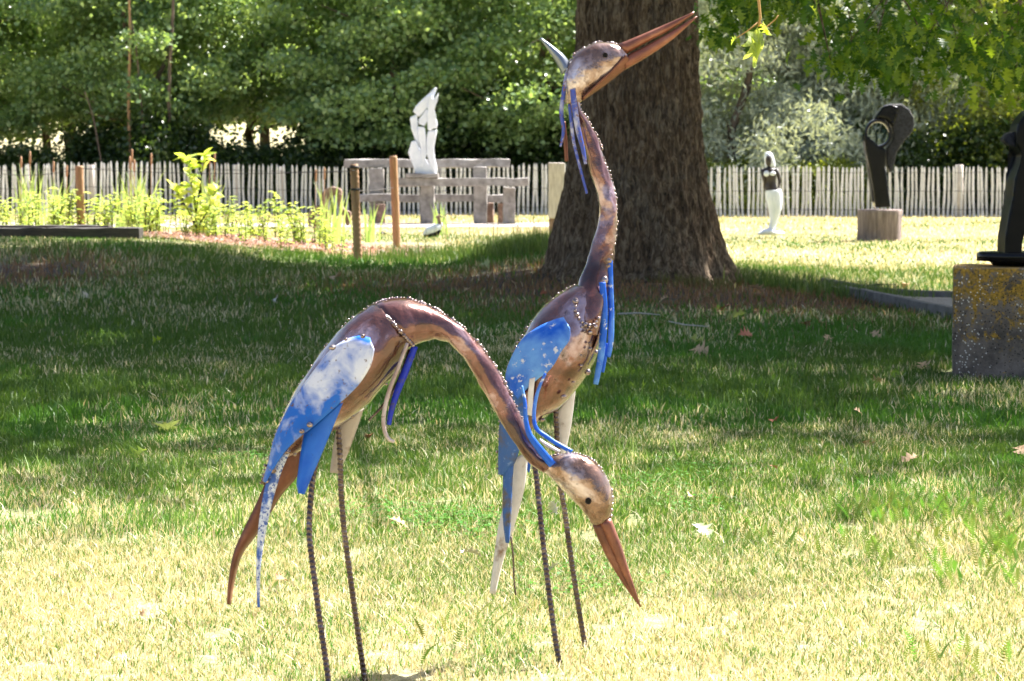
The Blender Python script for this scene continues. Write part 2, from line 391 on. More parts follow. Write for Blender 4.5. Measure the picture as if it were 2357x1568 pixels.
# ------------------------------------------------------------------ ground
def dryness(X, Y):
    base = np.interp(Y, [4, 5.6, 7.0, 8.4, 13, 17, 25, 28, 33.5, 36, 40, 60, 75], [.97, .86, .42, .12, .04, .10, .2, .8, .6, .5, .95, .9, .9])  # dry grass by distance; straw also thinned under the oak to paint deeper shade
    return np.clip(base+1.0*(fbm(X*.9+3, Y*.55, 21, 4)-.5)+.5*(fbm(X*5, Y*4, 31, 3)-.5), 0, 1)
def litter(X, Y):                  # bare soil and needle litter
    a = np.exp(-(((X+4.05)/.62)**2+((Y-20.4)/1.5)**2))*1.3
    bb = np.exp(-(((X-1.4)/1.7)**2+((Y-18.9)/1.9)**2))*.95
    bb = bb+.6*np.exp(-(((X+.2)/1.3)**2+((Y-20.5)/1.5)**2))+.5*np.exp(-(((X-2.9)/.8)**2+((Y-18.6)/1.2)**2))
    return np.clip((a+bb*1.35)*(.35+1.3*fbm(X*2.2, Y*1.5, 41)), 0, 1)
xs = np.concatenate([-np.geomspace(400, 9, 26), np.linspace(-8.5, 8.5, 171), np.geomspace(9, 400, 26)])
ys = np.concatenate([np.linspace(-60, 3, 12), np.linspace(3.4, 30, 240), np.linspace(30.4, 62, 90), np.geomspace(63, 700, 60)])
XX, YY = np.meshgrid(xs, ys); ZZ = g(XX, YY); nx = len(xs)
idx = np.arange(XX.size).reshape(XX.shape)
Fq = np.stack([idx[:-1, :-1], idx[:-1, 1:], idx[1:, 1:], idx[1:, :-1]], -1).reshape(-1, 4)
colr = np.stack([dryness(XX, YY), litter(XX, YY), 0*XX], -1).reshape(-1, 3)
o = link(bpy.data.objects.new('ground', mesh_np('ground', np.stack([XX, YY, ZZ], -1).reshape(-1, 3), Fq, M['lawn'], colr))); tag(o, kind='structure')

def sheet(name, x0, x1, y0, y1, m, off=.01, nx=40, ny=30, edge=None, kind='structure'):
    V = []; Fc = []
    for j in range(ny+1):
        for i in range(nx+1):
            s = i/nx; q = j/ny
            if edge: X, Y = edge(s, q)
            else: X = x0+(x1-x0)*s; Y = y0+(y1-y0)*q
            V.append((X, Y, gz(X, Y)+off))
    for j in range(ny):
        for i in range(nx): a = j*(nx+1)+i; Fc.append((a, a+1, a+nx+2, a+nx+1))
    o = ob(name, V, Fc, m); tag(o, kind=kind); return o
def bed_edge(s, q):
    X = -9+(8.1)*s; near = 25.7+.25*math.sin(X*3); far = np.interp(X, [-9, -3, -1], [36, 34, 27.5]); return X, near+(far-near)*q
sheet('garden_bed', 0, 0, 0, 0, M['mulch'], .018, 70, 50, bed_edge)
def path_edge(s, q):
    X = -30+32.8*s; return X, 43+3.6*q+.3*math.sin(X*.4)
sheet('gravel_path', 0, 0, 0, 0, M['gravel'], .016, 90, 12, path_edge)
# kerbed path behind the mound at the right
pa, pb = (2.66, 19.3), (3.3, 14.2); qa, qb = (2.62, 20.3), (6.8, 14.8)
def rp(s, q): return (pa[0]*(1-q)+qa[0]*q)*(1-s)+(pb[0]*(1-q)+qb[0]*q)*s, (pa[1]*(1-q)+qa[1]*q)*(1-s)+(pb[1]*(1-q)+qb[1]*q)*s
sheet('side_path', 0, 0, 0, 0, M['gravel'], .055, 40, 20, rp)
for nm, (A, B) in (('kerb_near', (pa, pb)), ('kerb_far', (qa, qb))):
    n = 24; rings = []
    for i in range(n+1):
        X = A[0]+(B[0]-A[0])*i/n; Y = A[1]+(B[1]-A[1])*i/n; z = gz(X, Y)
        h = .10 if nm == 'kerb_far' else .085
        t_ = Vector((B[0]-A[0], B[1]-A[1], 0)).normalized(); nn = Vector((-t_.y, t_.x, 0)); c_ = Vector((X, Y, z))
        rings.append([c_+nn*u_+Vector((0, 0, v_)) for u_, v_ in ((-.03, -.1), (-.03, h), (-.024, h+.007), (.024, h+.007), (.03, h), (.03, -.1))])
    V, Fc = ringloft(rings); o = ob(nm, V, Fc, M['kerb_concrete'], smooth=False); tag(o, kind='structure')

# ------------------------------------------------------------------ grass blades
def blades(name, X, Y, h, wd, col, lean=.5, mat_=None, seg=2, kind='stuff', z=None, up=1.0):
    n = len(X); Z = (g(X, Y) if z is None else z)-.004
    a = rng.uniform(0, 2*np.pi, n); la = rng.uniform(0, 2*np.pi, n); ll = np.abs(rng.normal(0, lean, n))
    dx, dy = np.cos(a)*wd/2, np.sin(a)*wd/2; lx, ly = np.cos(la)*ll*h, np.sin(la)*ll*h
    if seg == 2:
        V = np.empty((n, 5, 3))
        V[:, 0] = np.stack([X-dx, Y-dy, Z], 1); V[:, 1] = np.stack([X+dx, Y+dy, Z], 1)
        hm = h*.6*up
        V[:, 2] = np.stack([X+dx*.8+lx*.4, Y+dy*.8+ly*.4, Z+hm], 1); V[:, 3] = np.stack([X-dx*.8+lx*.4, Y-dy*.8+ly*.4, Z+hm], 1)
        V[:, 4] = np.stack([X+lx, Y+ly, Z+h*up], 1)
        b_ = np.arange(n)[:, None]*5
        T = np.concatenate([b_+np.array([0, 1, 2]), b_+np.array([0, 2, 3]), b_+np.array([3, 2, 4])]); k = 5
    else:
        V = np.empty((n, 3, 3)); V[:, 0] = np.stack([X-dx, Y-dy, Z], 1); V[:, 1] = np.stack([X+dx, Y+dy, Z], 1); V[:, 2] = np.stack([X+lx, Y+ly, Z+h*up], 1)
        T = np.arange(n)[:, None]*3+np.array([0, 1, 2]); k = 3
    o = link(bpy.data.objects.new(name, mesh_np(name, V.reshape(-1, 3), T, mat_ or M['grass'], np.repeat(col, k, 0))))
    tag(o, kind=kind); return o
def blade_col(X, Y, dry, lit):
    n = len(X); r = rng.random(n); r2 = rng.random(n)[:, None]
    isdry = (r < dry)[:, None]
    green = np.array([.07, .16, .018])*(1-r2)+np.array([.15, .25, .04])*r2
    lush = (fbm(X*.8+9, Y*.6, 77)[:, None] > .55)
    green = np.where(lush, green*np.array([.8, 1.08, .8]), green)
    straw = np.array([.50, .38, .20])*(1-r2)+np.array([.86, .77, .58])*r2
    green = green*np.where(Y > 8.5, .8, 1)[:, None]  # green darkened past the foreground, painting the oak's shade into the blades
    half = np.array([.38, .36, .15])*(1-r2)+np.array([.62, .56, .34])*r2
    c = np.where(isdry, np.where((rng.random(n) < .45)[:, None], half, straw), green)
    brown = np.array([.16, .09, .045])*(1-r2)+np.array([.34, .2, .11])*r2
    return np.where((rng.random(n) < lit*.85)[:, None], brown, c)
def lawn(name, y0, y1, dens, h, wd, seg, mar=.55, lean=.5):
    n = int(dens*(y1-y0)*(.425*(y0+y1)/2+2*mar)*1.0)
    Y = rng.uniform(y0, y1, n*2); keep = rng.random(n*2) < (.2125*Y+mar)/(.2125*y1+mar); Y = Y[keep][:n]
    X = (rng.random(len(Y))*2-1)*(.2125*Y+mar)
    cl = fbm(X*14, Y*10, 55, 2); keep = cl > rng.uniform(.12, .5, len(X)); X, Y = X[keep], Y[keep]
    lit = litter(X, Y); keep = rng.random(len(X)) > lit*.55; X, Y, lit = X[keep], Y[keep], lit[keep]
    # not on beds, paths, trunk or block
    bad = ((X < -.9) & (Y > 25.9) & (Y < 34)) | ((X-1.05)**2+(Y-20.5)**2 < .5) | ((Y > 43) & (Y < 46.6) & (X < 2.6)) | ((X > 2.12) & (X < 2.75) & (Y > 11.6) & (Y < 12.15))
    bad |= (X > pa[0]+(Y-pa[1])*(pb[0]-pa[0])/(pb[1]-pa[1])) & (Y < qa[1]+(X-qa[0])*(qb[1]-qa[1])/(qb[0]-qa[0])) & (Y > 14.3)
    X, Y, lit = X[~bad], Y[~bad], lit[~bad]
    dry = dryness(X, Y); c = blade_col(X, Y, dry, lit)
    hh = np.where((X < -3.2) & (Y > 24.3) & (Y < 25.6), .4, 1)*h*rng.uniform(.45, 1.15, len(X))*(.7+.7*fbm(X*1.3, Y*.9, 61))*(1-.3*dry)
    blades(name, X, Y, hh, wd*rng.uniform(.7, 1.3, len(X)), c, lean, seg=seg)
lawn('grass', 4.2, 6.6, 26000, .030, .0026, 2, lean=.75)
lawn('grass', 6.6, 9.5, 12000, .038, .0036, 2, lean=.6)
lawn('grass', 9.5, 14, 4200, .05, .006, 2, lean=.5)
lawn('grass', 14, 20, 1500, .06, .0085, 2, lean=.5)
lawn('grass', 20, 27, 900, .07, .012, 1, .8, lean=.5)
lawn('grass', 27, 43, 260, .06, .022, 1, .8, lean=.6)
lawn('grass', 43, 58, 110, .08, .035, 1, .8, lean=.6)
# long unmown tufts along the crest and round the tree
def tufts(spots, n, h, wd, col, lean=.35, name='long_grass'):
    Xs = []; Ys = []
    for (x, y, rx, ry) in spots:
        Xs.append(rng.normal(x, rx, n)); Ys.append(rng.normal(y, ry, n))
    X = np.concatenate(Xs); Y = np.concatenate(Ys); r = rng.random(len(X))[:, None]
    c = np.array(col[0])*(1-r)+np.array(col[1])*r
    blades(name, X, Y, h*rng.uniform(.4, 1.2, len(X)), wd*rng.uniform(.7, 1.2, len(X)), c, lean, seg=2)
GC = ((.06, .13, .02), (.16, .22, .06))
tufts([(-1.3+.22*i, 24.9+.25*math.sin(i), .16, .35) for i in range(8)], 260, .17, .007, GC)
tufts([(-.1+.17*i, 24+.2*math.sin(i), .12, .5) for i in range(4)], 420, .22, .008, GC)
tufts([(2.05, 20.6, .16, .25), (2.3, 20.3, .14, .2), (2.45, 19.9, .2, .25), (2.75, 19.2, .2, .25), (2.95, 18.7, .2, .25)], 380, .16, .007, GC)
tufts([(-.9, 6.9, .12, .1), (-.55, 11, .3, .2), (-1.9, 11.2, .3, .2), (-1.3, 8.0, .3, .15), (.9, 10, .5, .25), (-2.5, 20, .5, .3), (1.3, 12, .4, .3), (.3, 8.6, .25, .15)], 260, .075, .004, ((.12, .24, .04), (.3, .42, .12)))
tufts([(-.95+.33*i, 25.6, .18, .2) for i in range(5)], 26, .42, .006, ((.05, .07, .03), (.2, .18, .1)), .3, 'grass_stalks')
tufts([(2.2, 20.2, .3, .3), (2.7, 19.2, .2, .2)], 24, .28, .005, ((.14, .2, .07), (.3, .33, .16)), .3, 'grass_stalks')
tufts([(.1*i+1.3, 19.75-.1*abs(i-1), .1, .12) for i in range(5)], 90, .10, .008, ((.12, .09, .03), (.2, .2, .07)))
# clover and yarrow patches in the lawn
def rosettes(name, spots, n, size, col, h):
    V = []; T = []; C = []
    for (x, y, rx, ry) in spots:
        for _ in range(n):
            X = random.gauss(x, rx); Y = random.gauss(y, ry); z = gz(X, Y)+random.uniform(.3, 1)*h; a0 = random.uniform(0, 6.28); cc = [c*random.uniform(.7, 1.3) for c in col]
            for k in range(3):
                a = a0+k*2.09; s_ = size*random.uniform(.7, 1.2); b_ = len(V); tl = random.uniform(-.2, .5)*s_
                ca, sa = math.cos(a), math.sin(a)
                for (u, v_) in ((0, 0), (.5, -.42), (1, -.2), (1, .2), (.5, .42)):
                    V.append((X+(u*ca-v_*sa)*s_, Y+(u*sa+v_*ca)*s_, z+u*tl)); C.append(cc)
                T += [(b_, b_+1, b_+2), (b_, b_+2, b_+3), (b_, b_+3, b_+4)]
    o = link(bpy.data.objects.new(name, mesh_np(name, np.array(V), np.array(T), M['grass'], np.array(C)))); tag(o, kind='stuff')
cl = []
for (x, y) in ((930, 1195), (985, 1215), (1050, 1200), (1100, 1212), (1330, 1360), (1540, 1110), (1650, 1085), (1480, 1130), (600, 1060), (1560, 1170), (880, 1180), (1140, 1225)):
    p = G(x, y); cl.append((p.x, p.y, .09, .13))
rosettes('clover', cl, 170, .009, (.09, .24, .03), .03)
def yarrow(spots):
    V = []; T = []; C = []
    for (x, y, s0, n) in spots:
        p = G(x, y)
        for _ in range(int(n*.7)):
            X = p.x+random.gauss(0, s0); Y = p.y+random.gauss(0, s0*1.2); z = gz(X, Y); L = random.uniform(.05, .10); a = random.uniform(0, 6.28); tilt = random.uniform(.15, .8)
            cc = [c*random.uniform(.8, 1.3) for c in (.17, .29, .05)]
            for k in range(13):
                s_ = k/12; q = Vector((X+math.cos(a)*tilt*L*s_**1.5, Y+math.sin(a)*tilt*L*s_**1.5, z+L*s_*(1-.25*s_)))
                ww = .012*math.sin(math.pi*(.15+.8*s_)); sd = Vector((-math.sin(a), math.cos(a), .3))
                for e in (-1, 1):
                    b_ = len(V); V += [q, q+sd*e*ww+Vector((0, 0, .006)), q+Vector((0, 0, .004))]; C += [cc]*3; T.append((b_, b_+1, b_+2))
    o = link(bpy.data.objects.new('yarrow', mesh_np('yarrow', np.array([tuple(v) for v in V]), np.array(T), M['grass'], np.array(C)))); tag(o, kind='stuff')
yarrow([(2080, 1190, .12, 110), (2200, 1190, .12, 90), (2290, 1240, .12, 120), (2340, 1290, .08, 80), (1990, 1200, .08, 40), (2050, 1290, .1, 30), (1760, 1260, .06, 20), (2300, 1340, .1, 50), (1130, 1455, .09, 14), (1050, 1475, .06, 8), (2230, 1530, .06, 20)])

# ------------------------------------------------------------------ big oak
TX, TY = 1.045, 20.5
zs = np.concatenate([np.linspace(-.3, 3.2, 330), np.linspace(3.25, 7, 50)]); na = 300
def edges(z):                       # half widths of the trunk silhouette in metres, left and right
    L = np.interp(z, [-.3, 0, .12, .3, .6, 1.0, 1.5, 2.5, 7], [1.0, .84, .75, .71, .645, .58, .535, .505, .40])
    Rr = np.interp(z, [-.3, 0, .12, .25, .45, .7, 1.0, 1.5, 2.5, 7], [.95, .86, .79, .735, .685, .62, .575, .535, .505, .40])
    return L, Rr
TH = np.linspace(0, 2*np.pi, na, endpoint=False); Zg, Tg = np.meshgrid(zs, TH, indexing='ij')
L_, R_ = edges(Zg); cx_ = (1+np.cos(Tg))/2; rad = L_*(1-cx_)+R_*cx_
rad = rad*(1+.10*np.sin(Tg*5+.8)*np.exp(-np.clip(Zg-.05, 0, 9)*1.9)+.025*np.sin(Tg*3+Zg*.6))
u_ = Tg*8.2; fis = np.abs(fbm(u_*1.6+1.5*vn(u_*.6, Zg*1.7, 3), Zg*3.2, 11, 4)-.5)*2
plate = vn(u_*4.5+fbm(Zg*3, u_*.3, 5)*3, Zg*7, 8)
rad = rad+.06*(fis**.6-.5)+.022*(plate-.5)+.012*(fbm(u_*6, Zg*14, 13, 2)-.5)
V = np.stack([TX+rad*np.cos(Tg), TY+rad*np.sin(Tg)*.95, Zg+.1], -1)
ii = np.arange(V.shape[0]*na).reshape(-1, na)
Fq = np.stack([ii[:-1], np.roll(ii[:-1], -1, 1), np.roll(ii[1:], -1, 1), ii[1:]], -1).reshape(-1, 4)
oak = empty('oak_tree', (TX, TY, 0), 'huge oak with thick rough brown trunk on the shaded mound behind the cranes', 'tree')
me = mesh_np('trunk', V.reshape(-1, 3)-np.array([TX, TY, 0]), Fq, M['bark']); link(bpy.data.objects.new('trunk', me), oak)
limbs = []
def limb(a, b, c, r0, r1, nm='limb'):
    pts = [Vector(a)*(1-t_)**2+Vector(b)*2*t_*(1-t_)+Vector(c)*t_*t_ for t_ in np.linspace(0, 1, 12)]
    V, Fc = tube(pts, [r0+(r1-r0)*k/11 for k in range(12)], 9); o = ob(nm, V, Fc, M['bark'], oak); return pts
for k in range(9):
    a = k*.7+.3; L = random.uniform(5, 7.5)
    limb((TX, TY, 4.6+.28*k), (TX+math.cos(a)*L*.4, TY+math.sin(a)*L*.4, 7+.4*k), (TX+math.cos(a)*L, TY+math.sin(a)*L-.8, 7.5+.6*k), .2, .04)
limb((TX, TY, 4.8), (2.0, 15, 5.2), (1.15, 8.0, 2.75), .045, .008)
limb((TX, TY, 4.6), (4, 19, 4.6), (3.6, 15, 2.6), .14, .015)
limb((TX, TY, 4.9), (3, 20, 4.8), (2.4, 17.4, 2.7), .12, .012)

def leafcloud(C, Nn, size, aspect, col, fold=.25):
    """rhombic leaves, centres C, normals Nn (n,3)"""
    n = len(C); Nn = Nn/np.linalg.norm(Nn, axis=1, keepdims=True)
    rv = rng.normal(size=(n, 3)); a = np.cross(Nn, rv); a /= np.linalg.norm(a, axis=1, keepdims=True)+1e-9; b_ = np.cross(Nn, a)
    s_ = (size*rng.uniform(.65, 1.25, n))[:, None]
    V = np.empty((n, 4, 3)); V[:, 0] = C-a*s_*.5; V[:, 1] = C+b_*s_*.5*aspect+Nn*s_*fold*.3; V[:, 2] = C+a*s_*.5; V[:, 3] = C-b_*s_*.5*aspect+Nn*s_*fold*.3
    i = np.arange(n)[:, None]*4
    T = np.concatenate([i+np.array([0, 1, 2]), i+np.array([0, 2, 3])])
    return V.reshape(-1, 3), T, np.repeat(col, 4, 0)
# main crown, above the frame: it throws the shade
def over(X, Y, h_): return (X+sunv.x/sunv.z*h_, Y+sunv.y/sunv.z*h_, h_)
CC = []
while len(CC) < 270:              # dense boughs over the ground the oak shades
    gx_, gy_ = random.uniform(-9, 10), random.uniform(13, 24.6)
    if gx_ > 1.9 and gy_ > 20.6: continue
    if abs(gx_+2) < 1.7 and gy_ > 23.4: continue
    CC.append(over(gx_, gy_, random.uniform(4.6, 12)))
C = np.repeat(np.array(CC), 210, 0)+rng.normal(size=(270*210, 3))*np.array([.55, .55, .3])
CB = []
while len(CB) < 330:              # thinner, higher outer boughs towards the clearing
    gx_, gy_ = random.uniform(-9, 10), random.uniform(7.0, 14.5)
    if random.random() > .25+.75*(gy_-7)/5: continue
    CB.append(over(gx_, gy_, random.uniform(8, 13)))
CB = np.repeat(np.array(CB), 85, 0)+rng.normal(size=(330*85, 3))*np.array([.75, .75, .4])
nA = len(C); C = np.concatenate([C, CB]); small_ = np.arange(len(C)) >= nA
shx = C[:, 0]-sunv.x/sunv.z*(C[:, 2]-1.9); shy = C[:, 1]-sunv.y/sunv.z*(C[:, 2]-1.9)
kp = (shx-.83)**2+(shy-8)**2 > .45; C = C[kp]; small_ = small_[kp]
zmin = np.where((C[:, 1] < 30), 1.02+393/F*C[:, 1]+.9, 0); kp = C[:, 2] > zmin+.4; C = C[kp]; small_ = small_[kp]
r = rng.random(len(C))[:, None]; col = np.array([.05, .11, .015])*(1-r)+np.array([.12, .2, .03])*r
Nn = rng.normal(size=(len(C), 3))*.6+np.array([0, 0, 1])
V, T, cc = leafcloud(C-np.array([TX, TY, 0]), Nn, np.where(small_, .16, .27), .7, col)
o = link(bpy.data.objects.new('crown', mesh_np('crown', V, T, M['oakleaf'], cc, smooth=False)), oak); o['kind'] = 'stuff'
# lobed oak leaf
def oak_outline():
    half = [(0, .03), (.10, .03), (.16, .14), (.22, .30), (.27, .16), (.33, .09), (.40, .22), (.46, .42), (.52, .27), (.56, .11), (.63, .2), (.70, .33), (.76, .18), (.80, .08), (.88, .13), (1.0, 0)]
    return half
def oak_leaf_mesh(name, m, bend=.15, fold=.2, col=None):
    h = oak_outline(); V = []; Fc = []
    for i, (x, y) in enumerate(h):
        zz = -bend*x*x
        V += [(x, 0, zz), (x, y, zz+fold*y+.03*math.sin(i*2)), (x, -y, zz+fold*y-.03*math.sin(i*1.7))]
    for i in range(len(h)-1):
        a = 3*i; b_ = 3*(i+1)
        Fc += [(a, b_, b_+1, a+1), (a, a+2, b_+2, b_)]
    return mesh_np(name, V, Fc, m, col)
lm = [oak_leaf_mesh('leaf', M['oakleaf'], .15+.15*k, .1+.12*k, np.array(c)) for k, c in enumerate([(.06, .14, .012), (.10, .20, .018), (.20, .30, .03)])]
lm.append(oak_leaf_mesh('leaf', M['oakleaf'], .3, .3, np.array((.3, .40, .05))))
# low hanging sprays at the upper right; each large leaf its own part
sprays = []
for _ in range(44):
    x = random.uniform(1880, 2400); y = random.uniform(-30, 130)*(1-.0006*(x-1880))+random.uniform(0, 60)
    sprays.append((x, y, random.uniform(13.5, 17), 62))
for _ in range(12): sprays.append((random.uniform(1630, 1760), random.uniform(-20, 90), random.uniform(15, 18), 35))
for _ in range(7): sprays.append((random.uniform(1960, 2110), random.uniform(130, 185), random.uniform(15, 16), 28))
for _ in range(13): sprays.append((random.uniform(2200, 2400), random.uniform(60, 240), random.uniform(16, 18), 45))
for _ in range(12): sprays.append((random.uniform(1800, 1900), random.uniform(-40, 30), random.uniform(15, 18), 35))
cnt = 0; LV = []; LT = []; LC = []
base_v = [np.array([v.co[:] for v in m_.vertices]) for m_ in lm]; base_f = [[tuple(p.vertices) for p in m_.polygons] for m_ in lm]
small = []
for si, (x, y, d, spread) in enumerate(sprays):
    c0 = P(x, y, d)
    for k in range(24):
        q = c0+Vector((random.gauss(0, spread/F*d*.75), random.gauss(0, .3), random.gauss(0, spread/F*d*.45)))
        kind = random.choices([0, 1, 2, 3], [5, 5, 3, 1.2 if x < 2200 else 3.5])[0]; sc = random.uniform(.065, .11)
        rot = Matrix.Rotation(random.uniform(0, 6.28), 4, 'Z') @ Matrix.Rotation(random.gauss(.6, .5), 4, 'Y') @ Matrix.Rotation(random.gauss(0, .6), 4, 'X')
        mt = Matrix.Translation(q-Vector((TX, TY, 0))) @ rot @ Matrix.Diagonal((sc, sc, sc, 1))
        if cnt < 280 and k % 5 == 0:
            o = bpy.data.objects.new('leaf', lm[kind]); o.matrix_local = mt; COL.objects.link(o); o.parent = oak; o.matrix_parent_inverse = Matrix.Identity(4); cnt += 1
        else:
            A = np.array(mt); vv = base_v[kind] @ A[:3, :3].T+A[:3, 3]; b0 = sum(len(z_) for z_ in LV)
            LV.append(vv); LT += [tuple(i+b0 for i in f) for f in base_f[kind]]; LC.append(np.tile(np.array([(.06, .14, .012), (.10, .20, .018), (.20, .30, .03), (.3, .4, .05)][kind]), (len(vv), 1)))
o = link(bpy.data.objects.new('foliage', mesh_np('foliage', np.concatenate(LV), LT, M['oakleaf'], np.concatenate(LC))), oak); o['kind'] = 'stuff'
for _ in range(26):
    s_ = random.choice(sprays[:44]+sprays[63:76]); p = P(s_[0], s_[1], s_[2]); q = p+Vector((random.uniform(-.6, .6), random.uniform(-.3, .3), random.uniform(.3, .9)))
    V, Fc = tube([p, (p+q)/2+Vector((0, 0, .05)), q], [.003, .005, .007], 5); ob('twig', V, Fc, M['bark'], oak)

# near sprig with one big backlit leaf
DS = 8.0
tw = empty('oak_sprig', P(1745, -60, DS), 'orange stemmed oak sprig with one bright green lobed leaf hanging at the top', 'twig')
def pth(pts, d=DS): return [P(x, y, d) for x, y in pts]
for pts, r0, r1 in (([(1745, -75), (1746, 0), (1750, 40), (1746, 62)], .0055, .004), ([(1747, 50), (1725, 68), (1695, 88)], .0028, .0016), ([(1747, 52), (1765, 62), (1785, 45), (1792, 35)], .0026, .0014), ([(1750, -20), (1735, -30)], .003, .002)):
    V, Fc = tube(pth(pts), [r0+(r1-r0)*i/(len(pts)-1) for i in range(len(pts))], 7); ob('twig', V, Fc, M['twig_bark'], tw)
sm = [oak_leaf_mesh('leaf', M['oakleaf'], .12, .12, np.array((.42, .55, .16))), oak_leaf_mesh('leaf', M['oakleaf'], .3, .5, np.array((.36, .5, .09)))]
def hang_leaf(x, y, sc, ang, k, yaw=0, roll=0, sx=1.0):
    o = bpy.data.objects.new('leaf', sm[k]); p = P(x, y, DS)-ORG[tw.name]
    mt = Matrix.Translation(p) @ Matrix.Rotation(ang, 4, 'Y') @ Matrix.Rotation(yaw, 4, 'Z') @ Matrix.Rotation(R(90)+roll, 4, 'X') @ Matrix.Diagonal((sc, sc*sx, sc, 1))
    COL.objects.link(o); o.parent = tw; o.matrix_parent_inverse = Matrix.Identity(4); o.matrix_local = mt
lp = [(462, 165), (445, 195), (388, 188), (404, 232), (385, 262), (350, 282), (376, 292), (412, 284), (403, 312), (378, 342), (368, 366), (408, 352), (432, 346), (434, 380), (428, 410), (440, 421), (455, 405), (458, 378), (467, 338), (487, 300), (499, 256), (474, 246), (493, 212), (476, 190)]
bm = bmesh.new(); q0 = [P((2000+a_/2.091)/1.2728, b_/2.091/1.2728, DS)-ORG[tw.name] for a_, b_ in lp]
mx = q0[0].x
fb = bm.faces.new([bm.verts.new(v) for v in q0]); bmesh.ops.triangulate(bm, faces=[fb]); bmesh.ops.subdivide_edges(bm, edges=list(bm.edges), cuts=3)
for v in bm.verts: v.co.y += -.25*abs(v.co.x-mx)+.015*math.sin(v.co.z*60)
me = bpy.data.meshes.new('leaf'); bm.to_mesh(me); bm.free(); me.materials.append(M['sprig_leaf']); link(bpy.data.objects.new('leaf', me), tw)
hang_leaf(1757, 50, .07, R(70), 1, .6, 1.0)
hang_leaf(1698, 84, .035, R(140), 1, .2, 1.0)
hang_leaf(1765, 65, .045, R(85), 0, 1.0, .8)

# ------------------------------------------------------------------ background trees and shrubs
def crown_mesh(name, m, nclump, per, rad, zc, rz, size, aspect, flat, cols, zlow, dens_low=.6, droop=0, clr=(.75, .75, .3)):
    ck = []
    while len(ck) < nclump:
        z = zlow+(zc+rz-zlow)*(rng.random()**(1.0+dens_low)); q = (z-zlow)/(zc+rz-zlow)
        rr = rad*(1-.75*q**1.3)*(.62+.38*min(1, q*7)); a_ = rng.uniform(0, 2*np.pi); k_ = rng.random()**.42
        rr *= 1+.22*np.sin(a_*3+z*1.7)+.12*np.sin(a_*7+z*4)
        ck.append((rr*k_*np.cos(a_), rr*k_*np.sin(a_), z))
    CC = np.array(ck); cb = rng.random(nclump)
    C = np.repeat(CC, per, 0); ofs = rng.normal(size=(len(C), 3))*np.array(clr); C = C+ofs
    C[:, 2] -= .30*(ofs[:, 0]**2+ofs[:, 1]**2)
    if droop:
        C[:, 2] -= rng.random(len(C))*droop; cell = .16
        C[:, :2] = np.round(C[:, :2]/cell)*cell+rng.normal(size=(len(C), 2))*.02
    r = np.clip(np.repeat(cb, per)*.5+rng.random(len(C))*.6, 0, 1)[:, None]
    col = np.array(cols[0])*(1-r)+np.array(cols[1])*r
    if droop: Nn = rng.normal(size=(len(C), 3))*np.array([1, 1, .35])
    else: Nn = rng.normal(size=(len(C), 3))*flat+np.array([0, 0, 1])
    V, T, cc = leafcloud(C, Nn, size, aspect, col)
    return mesh_np(name, V, T, m, cc, smooth=False)
GA = ((.10, .20, .07), (.35, .48, .23)); GY = ((.10, .16, .02), (.3, .36, .06)); GW = ((.22, .27, .21), (.5, .56, .50)); GD = ((.02, .05, .012), (.07, .12, .03))
cA = [crown_mesh('crown', M['leaf'], 170, 260, 3.7, 6.2, 4.2, .15, .8, 1.3, GA, 1.9, .5, clr=(.42, .42, .15)) for _ in range(3)]
cY = [crown_mesh('crown', M['leaf'], 170, 230, 3.6, 5.6, 4.6, .13, .7, 1.2, GY, 1.2, .4, clr=(.42, .42, .18))]
cW = [crown_mesh('crown', M['willow'], 190, 230, 3.9, 5.0, 4.6, .20, .28, .9, GW, .9, .4, droop=.5, clr=(.36, .36, .18)) for _ in range(2)]
cS = [crown_mesh('foliage', M['leaf'], 60, 170, 1.5, .95, 1.2, .11, .8, .9, GD, .1, .2, clr=(.3, .3, .16)) for _ in range(2)]
cSb = [crown_mesh('foliage', M['leaf'], 60, 170, 1.5, .95, 1.2, .11, .8, .9, GY, .1, .2, clr=(.3, .3, .16))]
trk = []
for k in range(3):
    V = []; Fc = []
    def addt(pts, rr, sg=7):
        v, f = tube(pts, rr, sg); b_ = len(V); V.extend(v); Fc.extend([tuple(i+b_ for i in q) for q in f])
    for j in range(1+k % 2+ (k == 2)):
        x0 = random.uniform(-.35, .35)*j; pts = [Vector((x0+random.gauss(0, .08)*i+(.12*j*i), random.gauss(0, .06)*i, -.3+i*1.15)) for i in range(8)]
        addt(pts, [.15*(1-i/9)*(1-.25*j) for i in range(8)])
        for q in range(9):
            i = random.randint(2, 6); a = random.uniform(0, 6.28); L = random.uniform(1.2, 2.8)
            p0 = pts[i]; p1 = p0+Vector((math.cos(a)*L, math.sin(a)*L, L*random.uniform(.1, .6))); addt([p0, (p0+p1)/2+Vector((0, 0, .15)), p1], [.045, .03, .012], 5)
    me = bpy.data.meshes.new('trunk'); me.from_pydata([tuple(v) for v in V], [], Fc); me.materials.append(M['thin_bark']); trk.append(me)
def tree(x, d, sc, crown, label, group, sz=1.0, lift=0, tr=None, nm='leafy_tree'):
    X = (x-CX)/F*d; z = gz(X, d)
    e = empty(nm, (X, d, z), label, 'tree', group); e.rotation_euler.z = random.uniform(0, 6.28); e.scale = (sc, sc, sc*sz)
    o = bpy.data.objects.new('trunk', tr or random.choice(trk)); link(o, e)
    o = bpy.data.objects.new('crown', crown); link(o, e); o.location.z = lift; o['kind'] = 'stuff'
    return e
def shrub(x, d, sc, mesh, label, group, sz=1.0):
    X = (x-CX)/F*d; o = bpy.data.objects.new('shrub', mesh); link(o); o.location = (X, d, gz(X, d)); o.rotation_euler.z = random.uniform(0, 6.28); o.scale = (sc*1.2, sc, sc*sz)
    tag(o, label, 'shrub', group)
tg = 'trees behind the paling fence'
